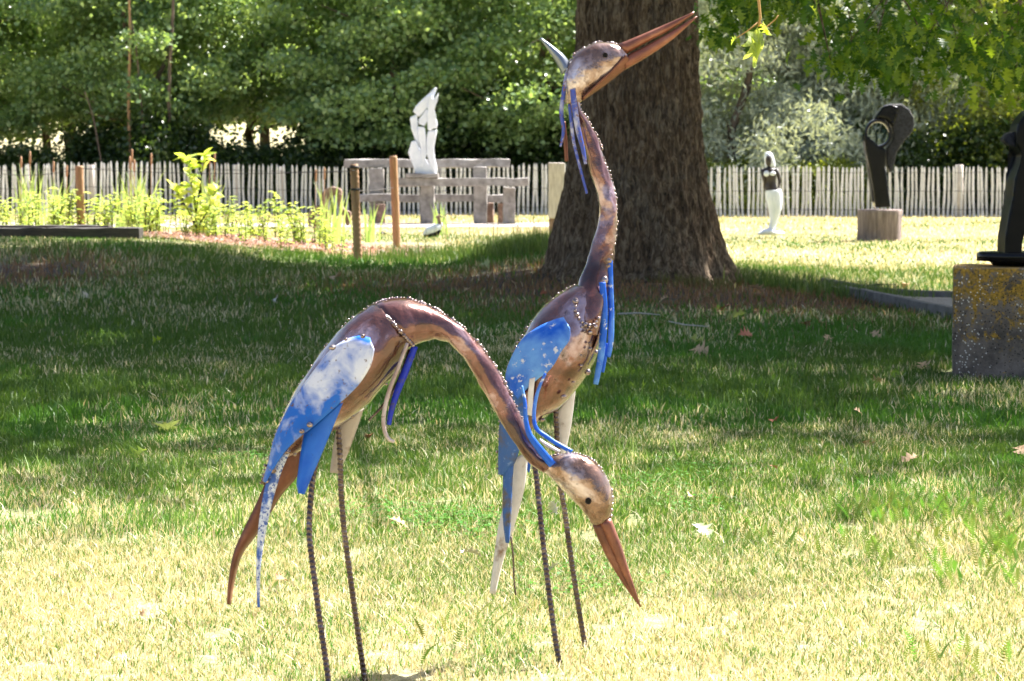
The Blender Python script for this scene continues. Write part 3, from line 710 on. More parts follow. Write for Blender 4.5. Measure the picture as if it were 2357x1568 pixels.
tree(-130, 62, 1.0, cA[0], 'dark green leafy tree at the far left behind the paling fence', tg, lift=.2)
tree(120, 66, 1.0, cA[2], 'leafy tree above the pale meadow gap at the far left', tg, lift=.75)
tree(325, 61, .9, cA[1], 'multi stemmed leafy tree with a thin bare brown stem above the fence', tg, lift=.9, tr=trk[2])
te = bpy.data.objects['leafy_tree.002']; te.rotation_euler.z = 0
for xx, z1_, r_, dx in ((303, 5.4, .05, .0), (392, 6.0, .06, .15), (345, 5.2, .03, -.5), (250, 3.2, .03, -.6)):
    bx_ = ((xx-CX)/F*58.6-te.location.x)/.9; pts = [Vector((bx_+dx*q*q+.03*math.sin(q*9), -2.7, -.3+z1_*q/.9)) for q in np.linspace(0, 1, 14)]
    V, Fc = tube(pts, [r_*(1-.45*i/13)/.9 for i in range(14)], 8)
    me = bpy.data.meshes.new('stem'); me.from_pydata([tuple(v) for v in V], [], Fc); me.materials.append(M['tan_timber'] if xx == 303 else M['thin_bark']); link(bpy.data.objects.new('stem', me), te)
tree(600, 64, 1.0, cA[0], 'leafy tree above the bright meadow gap left of the white stone sculpture', tg, lift=.75)
tree(905, 60, .95, cA[1], 'leafy tree with low bright boughs just left of the white stone sculpture', tg, lift=.1)
tree(1060, 64, 1.1, cA[2], 'leafy tree directly behind the white stone sculpture', tg, lift=.1)
tree(1240, 60, .95, cA[0], 'bright leafed tree whose boughs hang left of the big oak trunk', tg, lift=.0)
tree(1470, 66, 1.0, cA[1], 'leafy tree mostly hidden behind the big oak trunk', tg)
tree(1690, 60, 1.0, cW[0], 'silvery willow just right of the big oak trunk', tg, nm='willow_tree')
tree(1920, 62, 1.0, cW[1], 'silvery willow behind the black ring sculpture', tg, nm='willow_tree')
tree(2120, 63, 1.0, cW[0], 'silver grey willow right of the black ring sculpture', tg, nm='willow_tree')
tree(2360, 60, .9, cY[0], 'yellow green leafy tree at the right edge behind the fence', tg)
tree(2620, 66, 1.1, cA[0], 'leafy tree beyond the right edge of the fence view', tg)
tree(-400, 66, 1.1, cA[1], 'leafy tree beyond the left end of the fence view', tg)
for i in range(19):
    tree(-350+i*165+random.uniform(-50, 50), random.uniform(78, 92), 1.5, random.choice(cA), 'tall leafy tree in the back row, beyond the front trees', 'back row of trees', lift=-.4 if i > 7 else .15)
gs = 'shrubs behind the paling fence'
for x in (225, 270, 320, 365, 410, 450): shrub(x, random.uniform(58.5, 61), random.uniform(.85, 1.0), random.choice(cS), 'dark shrub of the thicket under the multi stemmed tree', gs, random.uniform(.9, 1.15))
for x in (-60, 20, 80, 540, 610, 670): shrub(x, 58.3, .75, random.choice(cS), 'low dark shrub at the foot of the meadow gaps', gs, .95)
for x in (800, 830, 880, 950, 1030, 1110, 1190, 1270, 1350): shrub(x, random.uniform(58.5, 61), random.uniform(1, 1.25), random.choice(cS), 'dark shrub behind the fence near the white stone sculpture', gs, random.uniform(.95, 1.2))
for x in (1650, 1730, 1800, 1870, 1940): shrub(x, random.uniform(57.3, 58.5), random.uniform(.6, .75), random.choice(cSb), 'yellow green shrub showing just over the fence between the two statues', gs, .85)
for x in (2010, 2090, 2170, 2250, 2330, 2410): shrub(x, random.uniform(58.5, 60), random.uniform(.8, 1.1), random.choice(cS), 'dark green shrub over the fence right of the ring sculpture', gs, 1.0)

# ------------------------------------------------------------------ paling fence
FD = 55.0
fence = empty('paling_fence', (0, FD, 0), 'long chestnut paling fence of pale upright sticks across the back of the lawn', 'fence')
pm = []
for k in range(12):
    h = 1.2+random.uniform(-.03, .04); wv = random.uniform(.026, .033); bend = random.uniform(-.02, .02); rings = []
    for i in range(7):
        s_ = i/6; z = h*s_ if i < 5 else (h*.95 if i == 5 else h); r_ = wv*(1 if i < 5 else (.85 if i == 5 else .3))*(1+.08*random.uniform(-1, 1))
        cx = bend*math.sin(s_*3.1)+random.gauss(0, .003)
        rings.append([Vector((cx+r_*math.cos(q), r_*.7*math.sin(q), z)) for q in (0.3, 1.4, 2.9, 4.4, 5.4)])
    V, Fc = ringloft(rings); me = bpy.data.meshes.new('pale'); me.from_pydata([tuple(v) for v in V], [], Fc); me.materials.append(M['pale_wood']); pm.append(me)
X = -13.6; k = 0
while X < 13.6 and k < 290:
    o = bpy.data.objects.new('pale', random.choice(pm)); link(o, fence)
    gap = .106 if X > 2 else .112
    o.location = (X, random.uniform(-.012, .012), gz(X, FD)-.03+.05*math.sin(X*.55)*(X < 2)); o.rotation_euler = (random.gauss(0, .01), random.gauss(0, .022), random.uniform(0, 6.28))
    o.rotation_euler.z = random.choice((0, math.pi))+random.gauss(0, .2)
    X += gap*random.uniform(.88, 1.12)*.96; k += 1
for hz in (1.04, .62, .2):
    pts = [Vector((x, FD-.03+.012*math.sin(x*30), hz+gz(x, FD)-.02+.05*math.sin(x*.55)*(x < 2)+.006*math.sin(x*9))) for x in np.arange(-13.7, 13.7, .12)]
    V, Fc = tube(pts, .0045, 4); ob('wire', V, Fc, M['wire'], fence)
for x, h, r_ in ((-6.3, 1.16, .085), (-5.25, 1.12, .07), (-9.6, 1.15, .08), (-1.6, 1.15, .08), (5.85, 1.18, .06), (10.2, 1.2, .1), (8.3, 1.15, .08)):
    z = gz(x, FD); V, Fc = tube([(x, FD+.09, z-.1), (x+.01, FD+.09, z+h*.5), (x, FD+.09, z+h-.01), (x, FD+.09, z+h)], [r_, r_*.97, r_*.95, r_*.8], 12); ob('post', V, Fc, M['pale_timber'], fence)

# ------------------------------------------------------------------ timber posts and sleepers
def rpost(xt, yt, xb, d, wpx, m, label, collar=False, ridged=False):
    X = (xb-CX)/F*d; z0 = gz(X, d); top = P(xt, yt, d); r_ = wpx/2/F*d
    e = empty('fence_post', (X, d, z0), label, 'post', 'round posts round the garden bed')
    n = 70; pts = [Vector((X, d, z0-.1)).lerp(top, i/(n-1)) for i in range(n)]
    rr = [r_*(1+(.07*math.sin(i*1.9) if ridged else .02*math.sin(i*.7))) for i in range(n)]; rr[-1] *= .9
    V, Fc = tube(pts, rr, 14); ob('shaft', V, Fc, m, e)
    if collar:
        for q in (.97, .74):
            c = Vector((X, d, z0)).lerp(top, q); V, Fc = tube([c-Vector((0, 0, .012)), c+Vector((0, 0, .012))], r_*1.12, 14); ob('wire_collar', V, Fc, M['wire'], e)
    return e
rpost(182, 382, 189, 28, 19, M['tan_timber'], 'tan round post behind the dark sleeper at the left')
rpost(815, 378, 825, 24.9, 20, M['tan_timber'], 'ridged tan post with dark wire collars nearest the mound crest', True, True)
rpost(905, 359, 915, 29, 18, M['tan_timber'], 'tallest pale orange round post beside the timber frame')
for a_, b_ in (((0, 400), (183, 388)), ((183, 388), (816, 393)), ((816, 440), (906, 432))):
    d0, d1 = (28, 28) if a_[0] == 0 else ((28, 24.8) if a_[0] == 183 else (24.8, 29))
    A = P(*a_, d0); B = P(*b_, d1); pts = [A.lerp(B, t_)-Vector((0, 0, .35*t_*(1-t_)*(.5 if b_[0] < 900 else .1))) for t_ in np.linspace(0, 1, 30)]
    V, Fc = tube(pts, .0035, 5); o = ob('strand', V, Fc, M['wire'], loc=A); o.name = 'wire_strand'
    tag(o, {0: 'thin dark wire running left from the tan post', 183: 'long sagging dark wire between the left tan post and the ridged post', 816: 'short dark wire between the ridged post and the tallest post'}[a_[0]], 'wire', 'wires between the round posts')
# gate post
gx = (1281-CX)/F*33.8; z0 = gz(gx, 33.8)
gp = empty('square_post', (gx, 33.8, z0), 'thick square pale timber post standing left of the oak trunk', 'post')
roughbox('upper_block', gx-.115, gx+.115, 33.68, 33.92, z0+.36, 1.13, M['pale_timber'], gp, .012, .006)
roughbox('lower_block', gx-.105, gx+.06, 33.72, 33.9, z0-.1, z0+.355, M['driftwood'], gp, .012, .01)
# sleepers
for i, (xa, xb, d, yt, dz, lab) in enumerate(((-120, 255, 26.3, 521, .06, 'dark weathered sleeper lying behind, its near end hidden by the front one'), (-140, 326, 25.55, 526, .13, 'dark weathered timber sleeper lying in front on the shaded mound'))):
    X0 = (xa-CX)/F*d; X1 = (xb-CX)/F*d; zt = P(xb, yt-2, d).z
    cc = Vector(((X0+X1)/2, d, zt-.12))
    o = roughbox('timber_sleeper', X0, X1, d-.13, d+.13, zt-.15, zt, M['dark_timber'], None, .012, .008, 14, cc); tag(o, lab, 'sleeper', 'sleepers at the edge of the garden bed')

# ------------------------------------------------------------------ timber frame with the white sculpture
def BX(name, x0, x1, y0, y1, d, dep, m, parent, r=.012):
    if name == 'rail': y0 += 1.5; y1 -= 1.5
    a = P(x0, y1, d); b_ = P(x1, y0, d); return roughbox(name, a.x, b_.x, d-dep/2, d+dep/2, a.z, b_.z, m, parent, .015, r, 8)
FR = 46.0
fr = empty('timber_stand', (P(1000, 515, FR).x, FR, 0), 'weathered grey timber frame of heavy rails and posts in front of the paling fence', 'timber frame')
BX('rail', 792, 1172, 365, 387, FR+.6, .28, M['grey_timber'], fr, .02)
BX('rail', 916, 1216, 409, 430, FR-.55, .2, M['grey_timber'], fr, .02)
BX('rail', 815, 1170, 446, 466, FR+.1, .22, M['grey_timber'], fr, .02)
BX('post', 850, 884, 388, 524, FR+.35, .25, M['grey_timber'], fr)
BX('post', 866, 886, 470, 524, FR-.2, .2, M['driftwood'], fr)
BX('post', 968, 1000, 428, 522, FR-.3, .25, M['grey_timber'], fr)
BX('post', 1090, 1121, 384, 520, FR-.1, .28, M['grey_timber'], fr)
BX('post', 1118, 1136, 467, 520, FR+.5, .2, M['driftwood'], fr)
BX('post', 1146, 1168, 467, 520, FR+.2, .2, M['driftwood'], fr)
BX('post', 1158, 1186, 432, 522, FR-.62+.3, .2, M['grey_timber'], fr)
BX('shelf', 935, 1010, 400, 409, FR-.5, .5, M['grey_timber'], fr)
WS = empty('stone_sculpture', P(975, 401, FR-.5), 'white stone abstract sculpture of tall jointed spindle forms standing on the timber frame', 'sculpture')
def cA_(cx, cy): return ((1180+cx/5.228)/1.2728, (240+cy/5.228)/1.2728)
SP = FR-.5
for poly, dd, dp in (([(155, 455), (250, 535), (350, 440), (420, 350), (460, 270), (528, 95), (490, 85), (410, 170), (290, 280), (200, 370)], .02, .13),
    ([(395, 230), (440, 200), (460, 275), (553, 160), (525, 300), (480, 420), (532, 640), (520, 718), (455, 712), (440, 745), (385, 745), (375, 520)], -.05, .16),
    ([(240, 580), (380, 395), (388, 590), (330, 682), (248, 645)], .0, .12),
    ([(110, 545), (225, 488), (232, 700), (268, 900), (272, 1030), (195, 900), (130, 720)], .03, .12),
    ([(232, 690), (330, 688), (362, 870), (368, 1100), (300, 1330), (262, 1300), (272, 1000), (240, 800)], -.03, .14),
    ([(385, 752), (530, 735), (478, 1000), (490, 1150), (515, 1260), (505, 1455), (430, 1310), (366, 1100), (368, 850)], -.04, .17),
    ([(95, 1110), (180, 1330), (195, 1400), (270, 1440), (515, 1458), (522, 1270), (400, 1260), (290, 1090), (185, 895), (135, 915), (85, 1090), (150, 1140), (120, 1180)], .06, .3)):
    solidpoly('stone_form', [cA_(*p) for p in poly], SP+dd, dp, M['white_marble'], WS, .016, 4)

# driftwood animal, duck, stones
dd_ = 40.0
dr = empty('driftwood_sculpture', (P(750, 520, dd_).x, dd_, 0), 'brown driftwood sculpture of a crouching animal among the reeds left of the frame', 'sculpture')
def cB_(cx, cy): return ((850+cx/4.9)/1.2728, (480+cy/4.9)/1.2728)
solidpoly('haunch', [cB_(*p) for p in [(250, 870), (280, 700), (330, 620), (420, 590), (470, 700), (530, 860), (420, 905), (300, 905)]], dd_, .35, M['driftwood'], dr, .018, 8)
solidpoly('back', [cB_(*p) for p in [(440, 880), (425, 640), (440, 450), (500, 370), (600, 320), (730, 360), (760, 430), (660, 440), (560, 500), (540, 620), (560, 880)]], dd_+.05, .22, M['driftwood'], dr, .018, 6)
solidpoly('foreleg', [cB_(*p) for p in [(665, 400), (760, 430), (720, 560), (790, 660), (880, 690), (870, 780), (850, 890), (800, 890), (790, 780), (690, 620)]], dd_, .16, M['driftwood'], dr, .018, 6)
dk = 37.0; dkx = P(995, 545, dk).x; dz = gz(dkx, dk)
du = empty('duck_figure', (dkx, dk, dz), 'small white backed duck figure with a dark underside painted as shadow on the sunny lawn', 'duck')
rings, _ = loft([((972, 541), (975, 544)), ((978, 528), (984, 545)), ((990, 518), (997, 543)), ((1003, 516), (1008, 538)), ((1012, 514), (1015, 530)), ((1018, 512), (1019, 520))], dk, [.005, .06, .085, .075, .04, .01], 4, 14)
V, Fc = ringloft(rings); ob('body', V, Fc, M['white_marble'], du)
rings, _ = loft([((976, 540), (978, 546)), ((990, 535), (994, 548)), ((1004, 530), (1008, 543)), ((1012, 526), (1015, 533))], dk-.03, [.01, .05, .05, .01], 4, 12)
V, Fc = ringloft(rings); ob('belly', V, Fc, M['black_stone'], du)  # black belly stands in for the shadow under the body
rings, _ = loft([((1008, 522), (1020, 522)), ((1007, 508), (1016, 510)), ((1003, 500), (1013, 499)), ((1008, 495), (1014, 494))], dk, [.03, .025, .025, .01], 4, 10)
V, Fc = ringloft(rings); ob('head', V, Fc, M['driftwood'], du)
V, Fc = tube([P(1012, 498, dk), P(1021, 501, dk)], [.012, .004], 6); ob('bill', V, Fc, M['dark_timber'], du)
for xx in (994, 1001):
    V, Fc = tube([P(xx, 540, dk), Vector((P(xx, 540, dk).x, dk, dz-.01))], .006, 5); ob('leg', V, Fc, M['wire'], du)
for x, y, s_, lab in ((846, 543, .05, 'small grey stone on the sunny lawn, left one of the pair'), (881, 542, .045, 'small black stone on the sunny lawn just left of the tallest post')):
    p = G(x, y); bm = bmesh.new(); bmesh.ops.create_icosphere(bm, subdivisions=2, radius=s_)
    for v in bm.verts: v.co = Vector((v.co.x, v.co.y*1.2, v.co.z*.9))*(1+.3*(random.random()-.5))
    me = bpy.data.meshes.new('stone'); bm.to_mesh(me); bm.free(); me.materials.append(M['black_stone'] if x > 860 else M['grey_timber']); o = link(bpy.data.objects.new('stone', me)); o.location = p+Vector((0, 0, s_*.5)); tag(o, lab, 'stone', 'two stones on the lawn')

# ------------------------------------------------------------------ veiled lady statue
ld = 38.3; lx = P(1780, 540, ld).x; lz = gz(lx, ld)
la = empty('lady_statue', (lx, ld, lz), 'slender statue of a dark skinned lady with white headscarf and long white wrapped skirt', 'statue')
def cL(cx, cy): return ((2180+cx/5.406)/1.2728, (420+cy/5.406)/1.2728)
def lf(name, rows, th, m, dc=ld, sub=4, seg=18):
    rings, _ = loft([(cL(*a), cL(*b_)) for a, b_ in rows], dc, th, sub, seg); V, Fc = ringloft(rings); return ob(name, V, Fc, m, la)
lf('skirt', [((335, 750), (585, 730)), ((340, 800), (600, 790)), ((345, 880), (605, 900)), ((370, 960), (600, 980)), ((390, 1060), (590, 1060)), ((400, 1150), (560, 1150)), ((405, 1250), (525, 1260)), ((390, 1320), (490, 1350)), ((370, 1370), (455, 1400)), ((340, 1420), (470, 1440))], [.11, .125, .13, .13, .12, .10, .08, .07, .07, .06], M['white_marble'])
lf('skirt_hem', [((210, 1425), (215, 1450)), ((300, 1370), (300, 1450)), ((400, 1345), (405, 1452)), ((480, 1380), (480, 1450)), ((560, 1400), (560, 1445)), ((640, 1405), (642, 1440))], [.03, .1, .14, .12, .09, .02], M['white_marble'])
lf('torso', [((350, 385), (400, 385)), ((300, 405), (505, 402)), ((310, 450), (505, 450)), ((325, 540), (500, 520)), ((335, 610), (500, 600)), ((330, 690), (515, 690)), ((335, 770), (535, 750))], [.03, .06, .08, .075, .065, .075, .09], M['dark_skin_stone'])
lf('neck', [((355, 330), (430, 330)), ((360, 360), (425, 360)), ((355, 400), (430, 400))], [.035, .03, .04], M['dark_skin_stone'])
lf('face', [((365, 195), (415, 195)), ((345, 230), (430, 230)), ((340, 290), (435, 290)), ((350, 335), (425, 335)), ((375, 365), (405, 365))], [.03, .05, .055, .045, .02], M['dark_skin_stone'], ld-.03)
lf('headscarf', [((360, 135), (410, 135)), ((325, 170), (450, 175)), ((315, 230), (470, 230)), ((325, 300), (490, 300)), ((320, 360), (500, 360)), ((330, 405), (495, 400))], [.02, .06, .075, .07, .06, .03], M['white_marble'], ld+.035)
for q in ((355, 480), (450, 480)):
    c = P(*cL(*q), ld-.065); beads('chest_glint', [c], .042, M['white_marble'], la, .01)  # pale balls stand in for highlights on the chest
def armt(pts, rr, m=M['dark_skin_stone']):
    V, Fc = tube([P(*cL(a, b_), ld+dd) for a, b_, dd in pts], rr, 8); ob('arm', V, Fc, m, la)
armt([(300, 415, 0), (305, 520, -.02), (325, 620, -.01), (320, 720, .05)], [.036, .03, .024, .018])
armt([(500, 410, 0), (545, 520, .02), (560, 600, .02), (548, 690, -.03)], [.036, .03, .025, .018])
beads('hand', [P(*cL(545, 695), ld-.04)], .02, M['dark_skin_stone'], la, .05)

# ------------------------------------------------------------------ black ring sculpture on a stump
sd = 36.6; sx = P(2032, 548, sd).x; sz = gz(sx, sd); rtop = P(2032, 483, sd).z
rings = []
for i, (z, r_) in enumerate(((-.05, .345), (0, .34), (.1, .328), (.25, .325), (.4, .333), (rtop-sz-.02, .335), (rtop-sz, .325))):
    rings.append([Vector((sx+r_*(1+.035*math.sin(q*7+i*.2)+.03*math.sin(q*3))*math.cos(q), sd+.3+r_*(1+.035*math.sin(q*7))*math.sin(q), sz+z)) for q in np.linspace(0, 2*math.pi, 48, endpoint=False)])
V, Fc = ringloft(rings); st = ob('tree_stump', V, Fc, M['stump_wood'], loc=(sx, sd+.3, sz)); tag(st, 'grey brown sawn tree stump under the black ring sculpture', 'stump')
D2 = sd+.3
bs = empty('ring_sculpture', (sx, D2, rtop), 'glossy black stone sculpture with a hooded ring on top, standing on the tree stump', 'sculpture')
def cK(cx, cy): return ((2400+cx/3.565)/1.2728, (280+cy/3.565)/1.2728)
solidpoly('column', [cK(*p) for p in [(575, 1170), (560, 1050), (520, 800), (480, 600), (462, 470), (462, 380), (500, 430), (560, 480), (620, 540), (690, 560), (690, 640), (680, 750), (700, 900), (735, 1165)]], D2-.02, .26, M['black_stone'], bs, .014, 5)
ringp = [P(*cK(615+145*math.cos(a), 400+145*math.sin(a)), D2-.02) for a in np.linspace(0, 2*math.pi, 40)]
V = []; rings = []
for i in range(40):
    a = 2*math.pi*i/40; c = Vector((P(*cK(610, 0), D2).x, 0, 0)); cxp, cyp = 610+128*math.cos(a), 400+128*math.sin(a)*1.08
    ctr = P(*cK(cxp, cyp), D2-.02); rad_ = Vector((math.cos(a), 0, -math.sin(a)))
    rings.append([ctr+rad_*.030*math.cos(q)+Vector((0, .12, 0))*math.sin(q) for q in np.linspace(0, 2*math.pi, 12, endpoint=False)])
rings.append(rings[0]); V, Fc = ringloft(rings, cap=False); ob('ring', V, Fc, M['black_stone'], bs)
solidpoly('hood', [cK(*p) for p in [(545, 275), (590, 200), (650, 120), (720, 90), (850, 88), (930, 140), (980, 230), (985, 310), (960, 390), (900, 450), (850, 520), (800, 600), (780, 700), (760, 780), (735, 810), (700, 740), (690, 600), (700, 540), (750, 480), (765, 400), (750, 330), (700, 270), (630, 245)]], D2+.06, .2, M['chiselled_stone'], bs, .014, 6)
solidpoly('hood_rim', [cK(*p) for p in [(555, 265), (600, 195), (660, 115), (750, 95), (830, 125), (800, 250), (770, 330), (740, 290), (690, 245), (620, 235)]], D2-.01, .14, M['black_stone'], bs, .014, 6)
solidpoly('outer_edge', [cK(*p) for p in [(480, 540), (500, 760), (530, 950), (545, 1110), (590, 1125), (610, 1070), (580, 900), (535, 740), (500, 600)]], D2+.02, .2, M['chiselled_stone'], bs, .014, 4)
beads('polished_knob', [P(*cK(800, 190), D2-.07), P(*cK(765, 285), D2-.07)], .028, M['black_stone'], bs, .1)

# ------------------------------------------------------------------ concrete block with black figure
bd = 11.6; bx0 = P(2193, 800, bd).x; bzt = P(2220, 617, bd).z; gb = gz(2.3, 11.8)
blk = roughbox('concrete_block', bx0, bx0+.62, bd, bd+.52, gb-.05, bzt, M['lichen_concrete'], None, .016, .004, 10, (bx0, bd, gb)); blk.rotation_euler.z = -R(10.2); tag(blk, 'squat concrete block with orange lichen in the shade at the right edge', 'plinth')
fd = bd+.24
bf = empty('black_figure', (bx0+.33, fd, bzt), 'black bronze curved figure on a flat foot plate standing on the lichened block', 'sculpture')
def cR(cx, cy): return ((2780+cx/3.015)/1.2728, (280+cy/3.015)/1.2728)
z0 = bzt+.004
cxp = P(*cR(760, 1440), fd).x; rings = []
for (dzz, k) in ((.0, .72), (.018, .78), (.022, 1.0), (.055, 1.0), (.066, .96)):
    rings.append([Vector((cxp+k*.285*math.cos(q), fd+k*.19*math.sin(q), z0+dzz)) for q in np.linspace(0, 2*math.pi, 40, endpoint=False)])
V, Fc = ringloft(rings); ob('foot_plate', V, Fc, M['black_stone'], bf)
solidpoly('body', [cR(*p) for p in [(455, 1445), (460, 1250), (490, 1080), (530, 900), (545, 740), (590, 620), (614, 530), (580, 470), (560, 440), (560, 330), (575, 260), (620, 190), (663, 140), (760, 90), (860, 110), (930, 200), (950, 340), (900, 480), (840, 560), (830, 700), (800, 850), (740, 1000), (670, 1120), (620, 1280), (604, 1445)]], fd-.02, .2, M['black_bronze'], bf, .008, 14)
solidpoly('arm_stub', [cR(*p) for p in [(590, 460), (520, 440), (470, 405), (466, 375), (500, 335), (545, 318), (600, 322)]], fd-.03, .09, M['chiselled_stone'], bf, .006, 6)

# ------------------------------------------------------------------ garden bed planting
def leafblade(V, T, Cc, base, dirv, L, wdt, c, droop=.4, nseg=3):
    dirv = Vector(dirv).normalized(); side = dirv.cross(Vector((0, 0, 1))).normalized(); b_ = len(V)
    for i in range(nseg+1):
        s_ = i/nseg; p = Vector(base)+dirv*L*s_-Vector((0, 0, droop*L*s_*s_)); w_ = wdt*math.sin(math.pi*(.08+.92*s_)**.8)*.5 if i < nseg else .0005
        V += [p-side*w_+Vector((0, 0, w_*.4)), p, p+side*w_+Vector((0, 0, w_*.4))]; Cc += [c]*3
    for i in range(nseg):
        a = b_+3*i; T += [(a, a+1, a+4), (a, a+4, a+3), (a+1, a+2, a+5), (a+1, a+5, a+4)]
def plant_mesh(h, nst, L, wdt, c0, c1):
    V = []; T = []; Cc = []; SV = []; SF = []
    for s_ in range(nst):
        a = random.uniform(0, 6.28); lean = random.uniform(.05, .35)*h; top = Vector((math.cos(a)*lean, math.sin(a)*lean, h*random.uniform(.7, 1))); b0 = Vector((random.gauss(0, .05), random.gauss(0, .05), -.02))
        v, f = tube([b0, b0.lerp(top, .5)+Vector((0, 0, .03)), top], [.006, .005, .003], 5); k = len(SV); SV += v; SF += [tuple(i+k for i in q) for q in f]
        for j in range(11):
            q = .15+.85*j/10; p = b0.lerp(top, q); aa = j*2.4+s_; r_ = random.random(); c = [c0[i]*(1-r_)+c1[i]*r_ for i in range(3)]
            leafblade(V, T, Cc, p, (math.cos(aa), math.sin(aa), random.uniform(.1, .9)), L*random.uniform(.6, 1.1)*(1.1-.4*q), wdt, c)
    fm = mesh_np('foliage', [tuple(v) for v in V], T, M['plant'], np.array(Cc))
    sm_ = bpy.data.meshes.new('stem'); sm_.from_pydata([tuple(v) for v in SV], [], SF); sm_.materials.append(M['plant']); return fm, sm_
YG = ((.22, .36, .08), (.5, .6, .24))
pv = [plant_mesh(random.uniform(.45, .6), random.randint(3, 5), .17, .05, *YG) for _ in range(6)]
def put_plant(x, d, sc, k=None, label='bright yellow green leafy perennial growing in the sunny mulch bed', nm='leafy_plant'):
    X = (x-CX)/F*d; fm, sm_ = pv[k if k is not None else random.randrange(6)]
    e = empty(nm, (X, d, gz(X, d)+.015), label, 'plant', 'perennials in the garden bed'); e.scale = (sc, sc, sc); e.rotation_euler.z = random.uniform(0, 6.28)
    link(bpy.data.objects.new('stem', sm_), e); o = link(bpy.data.objects.new('foliage', fm), e); o['kind'] = 'stuff'
for i in range(52):
    x = -50+i*15.4+random.uniform(-12, 12); d = random.uniform(27.5, 32.5) if i % 3 else random.uniform(26.6, 28)
    put_plant(x, d, random.uniform(.75, 1.25)*(.8 if d < 28 else 1))
for x, d, s_ in ((770, 25.9, .55), (790, 25.6, .5), (745, 26.3, .6), (560, 26.2, .55), (640, 26.4, .6)): put_plant(x, d, s_, None, 'small low green plant at the near edge of the mulch bed', 'low_plant')
# tall sapling with big leaves
tp = empty('magnolia_sapling', (P(455, 560, 27.3).x, 27.3, gz(P(455, 560, 27.3).x, 27.3)), 'tallest yellow green sapling with big oval leaves rising above the fence line', 'sapling')
V, T, Cc = [], [], []; leafblade(V, T, Cc, (0, 0, 0), (1, 0, 0), 1, .42, (.42, .56, .14), .25, 6); bl = mesh_np('leaf', [tuple(v) for v in V], T, M['plant'], np.array(Cc))
V, T, Cc = [], [], []; leafblade(V, T, Cc, (0, 0, 0), (1, 0, 0), 1, .42, (.6, .68, .3), .1, 6); bl2 = mesh_np('leaf', [tuple(v) for v in V], T, M['plant'], np.array(Cc))
for path_ in ([(452, 560), (450, 480), (440, 420), (428, 365)], [(450, 500), (462, 420), (470, 360)], [(450, 520), (425, 470), (405, 440)], [(452, 530), (480, 480), (495, 440)]):
    pts = crom(np.array(path_, float), 6); w3 = [P(a, b_, 27.3) for a, b_ in pts]; V, Fc = tube(w3, [.010-.006*i/(len(w3)-1) for i in range(len(w3))], 6); ob('stem', V, Fc, M['plant'], tp)
    for p in w3[3:]:
        for _ in range(2 if p is not w3[-1] else 5):
            o = bpy.data.objects.new('leaf', random.choice((bl, bl, bl2))); link(o, tp); o.location = p-ORG[tp.name]; sc = random.uniform(.12, .19)
            o.rotation_euler = (random.gauss(0, .4), random.uniform(-1.0, .15), random.uniform(0, 6.28)); o.scale = (sc, sc, sc)
# reed clumps
def reeds(x, d, h, n, label, tips=2):
    X = (x-CX)/F*d; z = gz(X, d); e = empty('reed_clump', (X, d, z), label, 'reeds', 'reed clumps in the bed')
    V = []; T = []; Cc = []
    for _ in range(n):
        b_ = Vector((X+random.gauss(0, .09), d+random.gauss(0, .09), z)); L = h*random.uniform(.6, 1); r_ = random.random(); c = (.28+.1*r_, .42+.1*r_, .2+.1*r_)
        ax, ay = random.gauss(0, .14)*L, random.gauss(0, .14)*L; k = len(V); wd_ = .011
        for i in range(5):
            s_ = i/4; p = b_+Vector((ax*s_*s_, ay*s_*s_, L*s_)); w_ = wd_*(1-s_**3)
            V += [p-Vector((w_, 0, 0)), p+Vector((w_, .003, 0))]; Cc += [c, c]
        for i in range(4): a = k+2*i; T += [(a, a+1, a+3), (a, a+3, a+2)]
    me = mesh_np('reed_leaves', [tuple(v-Vector((X, d, z))) for v in V], T, M['plant'], np.array(Cc)); o = link(bpy.data.objects.new('blades', me), e); o['kind'] = 'stuff'
    for _ in range(tips):
        xx = X+random.gauss(0, .12); hh = h*random.uniform(.9, 1.02); V, Fc = tube([(xx, d, z), (xx+.02, d, z+hh)], .004, 5); ob('stalk', V, Fc, M['tan_timber'], e)
        V, Fc = tube([(xx+.018, d, z+hh-.02), (xx+.02, d, z+hh), (xx+.021, d, z+hh+.12), (xx+.021, d, z+hh+.14)], [.006, .014, .014, .004], 7); ob('seed_head', V, Fc, M['tan_timber'], e)
reeds(70, 31, .95, 26, 'reed clump left of the tan post at the far left'); reeds(130, 33, .9, 24, 'reed clump beside the left tan post')
reeds(330, 32, 1.0, 26, 'reed clump midway between the left tan post and the tall sapling'); reeds(280, 30, .85, 18, 'short reed clump just right of the left tan post'); reeds(480, 33, 1.0, 24, 'reed clump just behind the tall sapling')
reeds(757, 30, .85, 22, 'reed clump in front of the driftwood animal'); reeds(850, 33, .6, 12, 'sparse reed clump between the ridged post and the tallest post', 0); reeds(1010, 38, .6, 12, 'sparse reeds by the duck figure', 0)
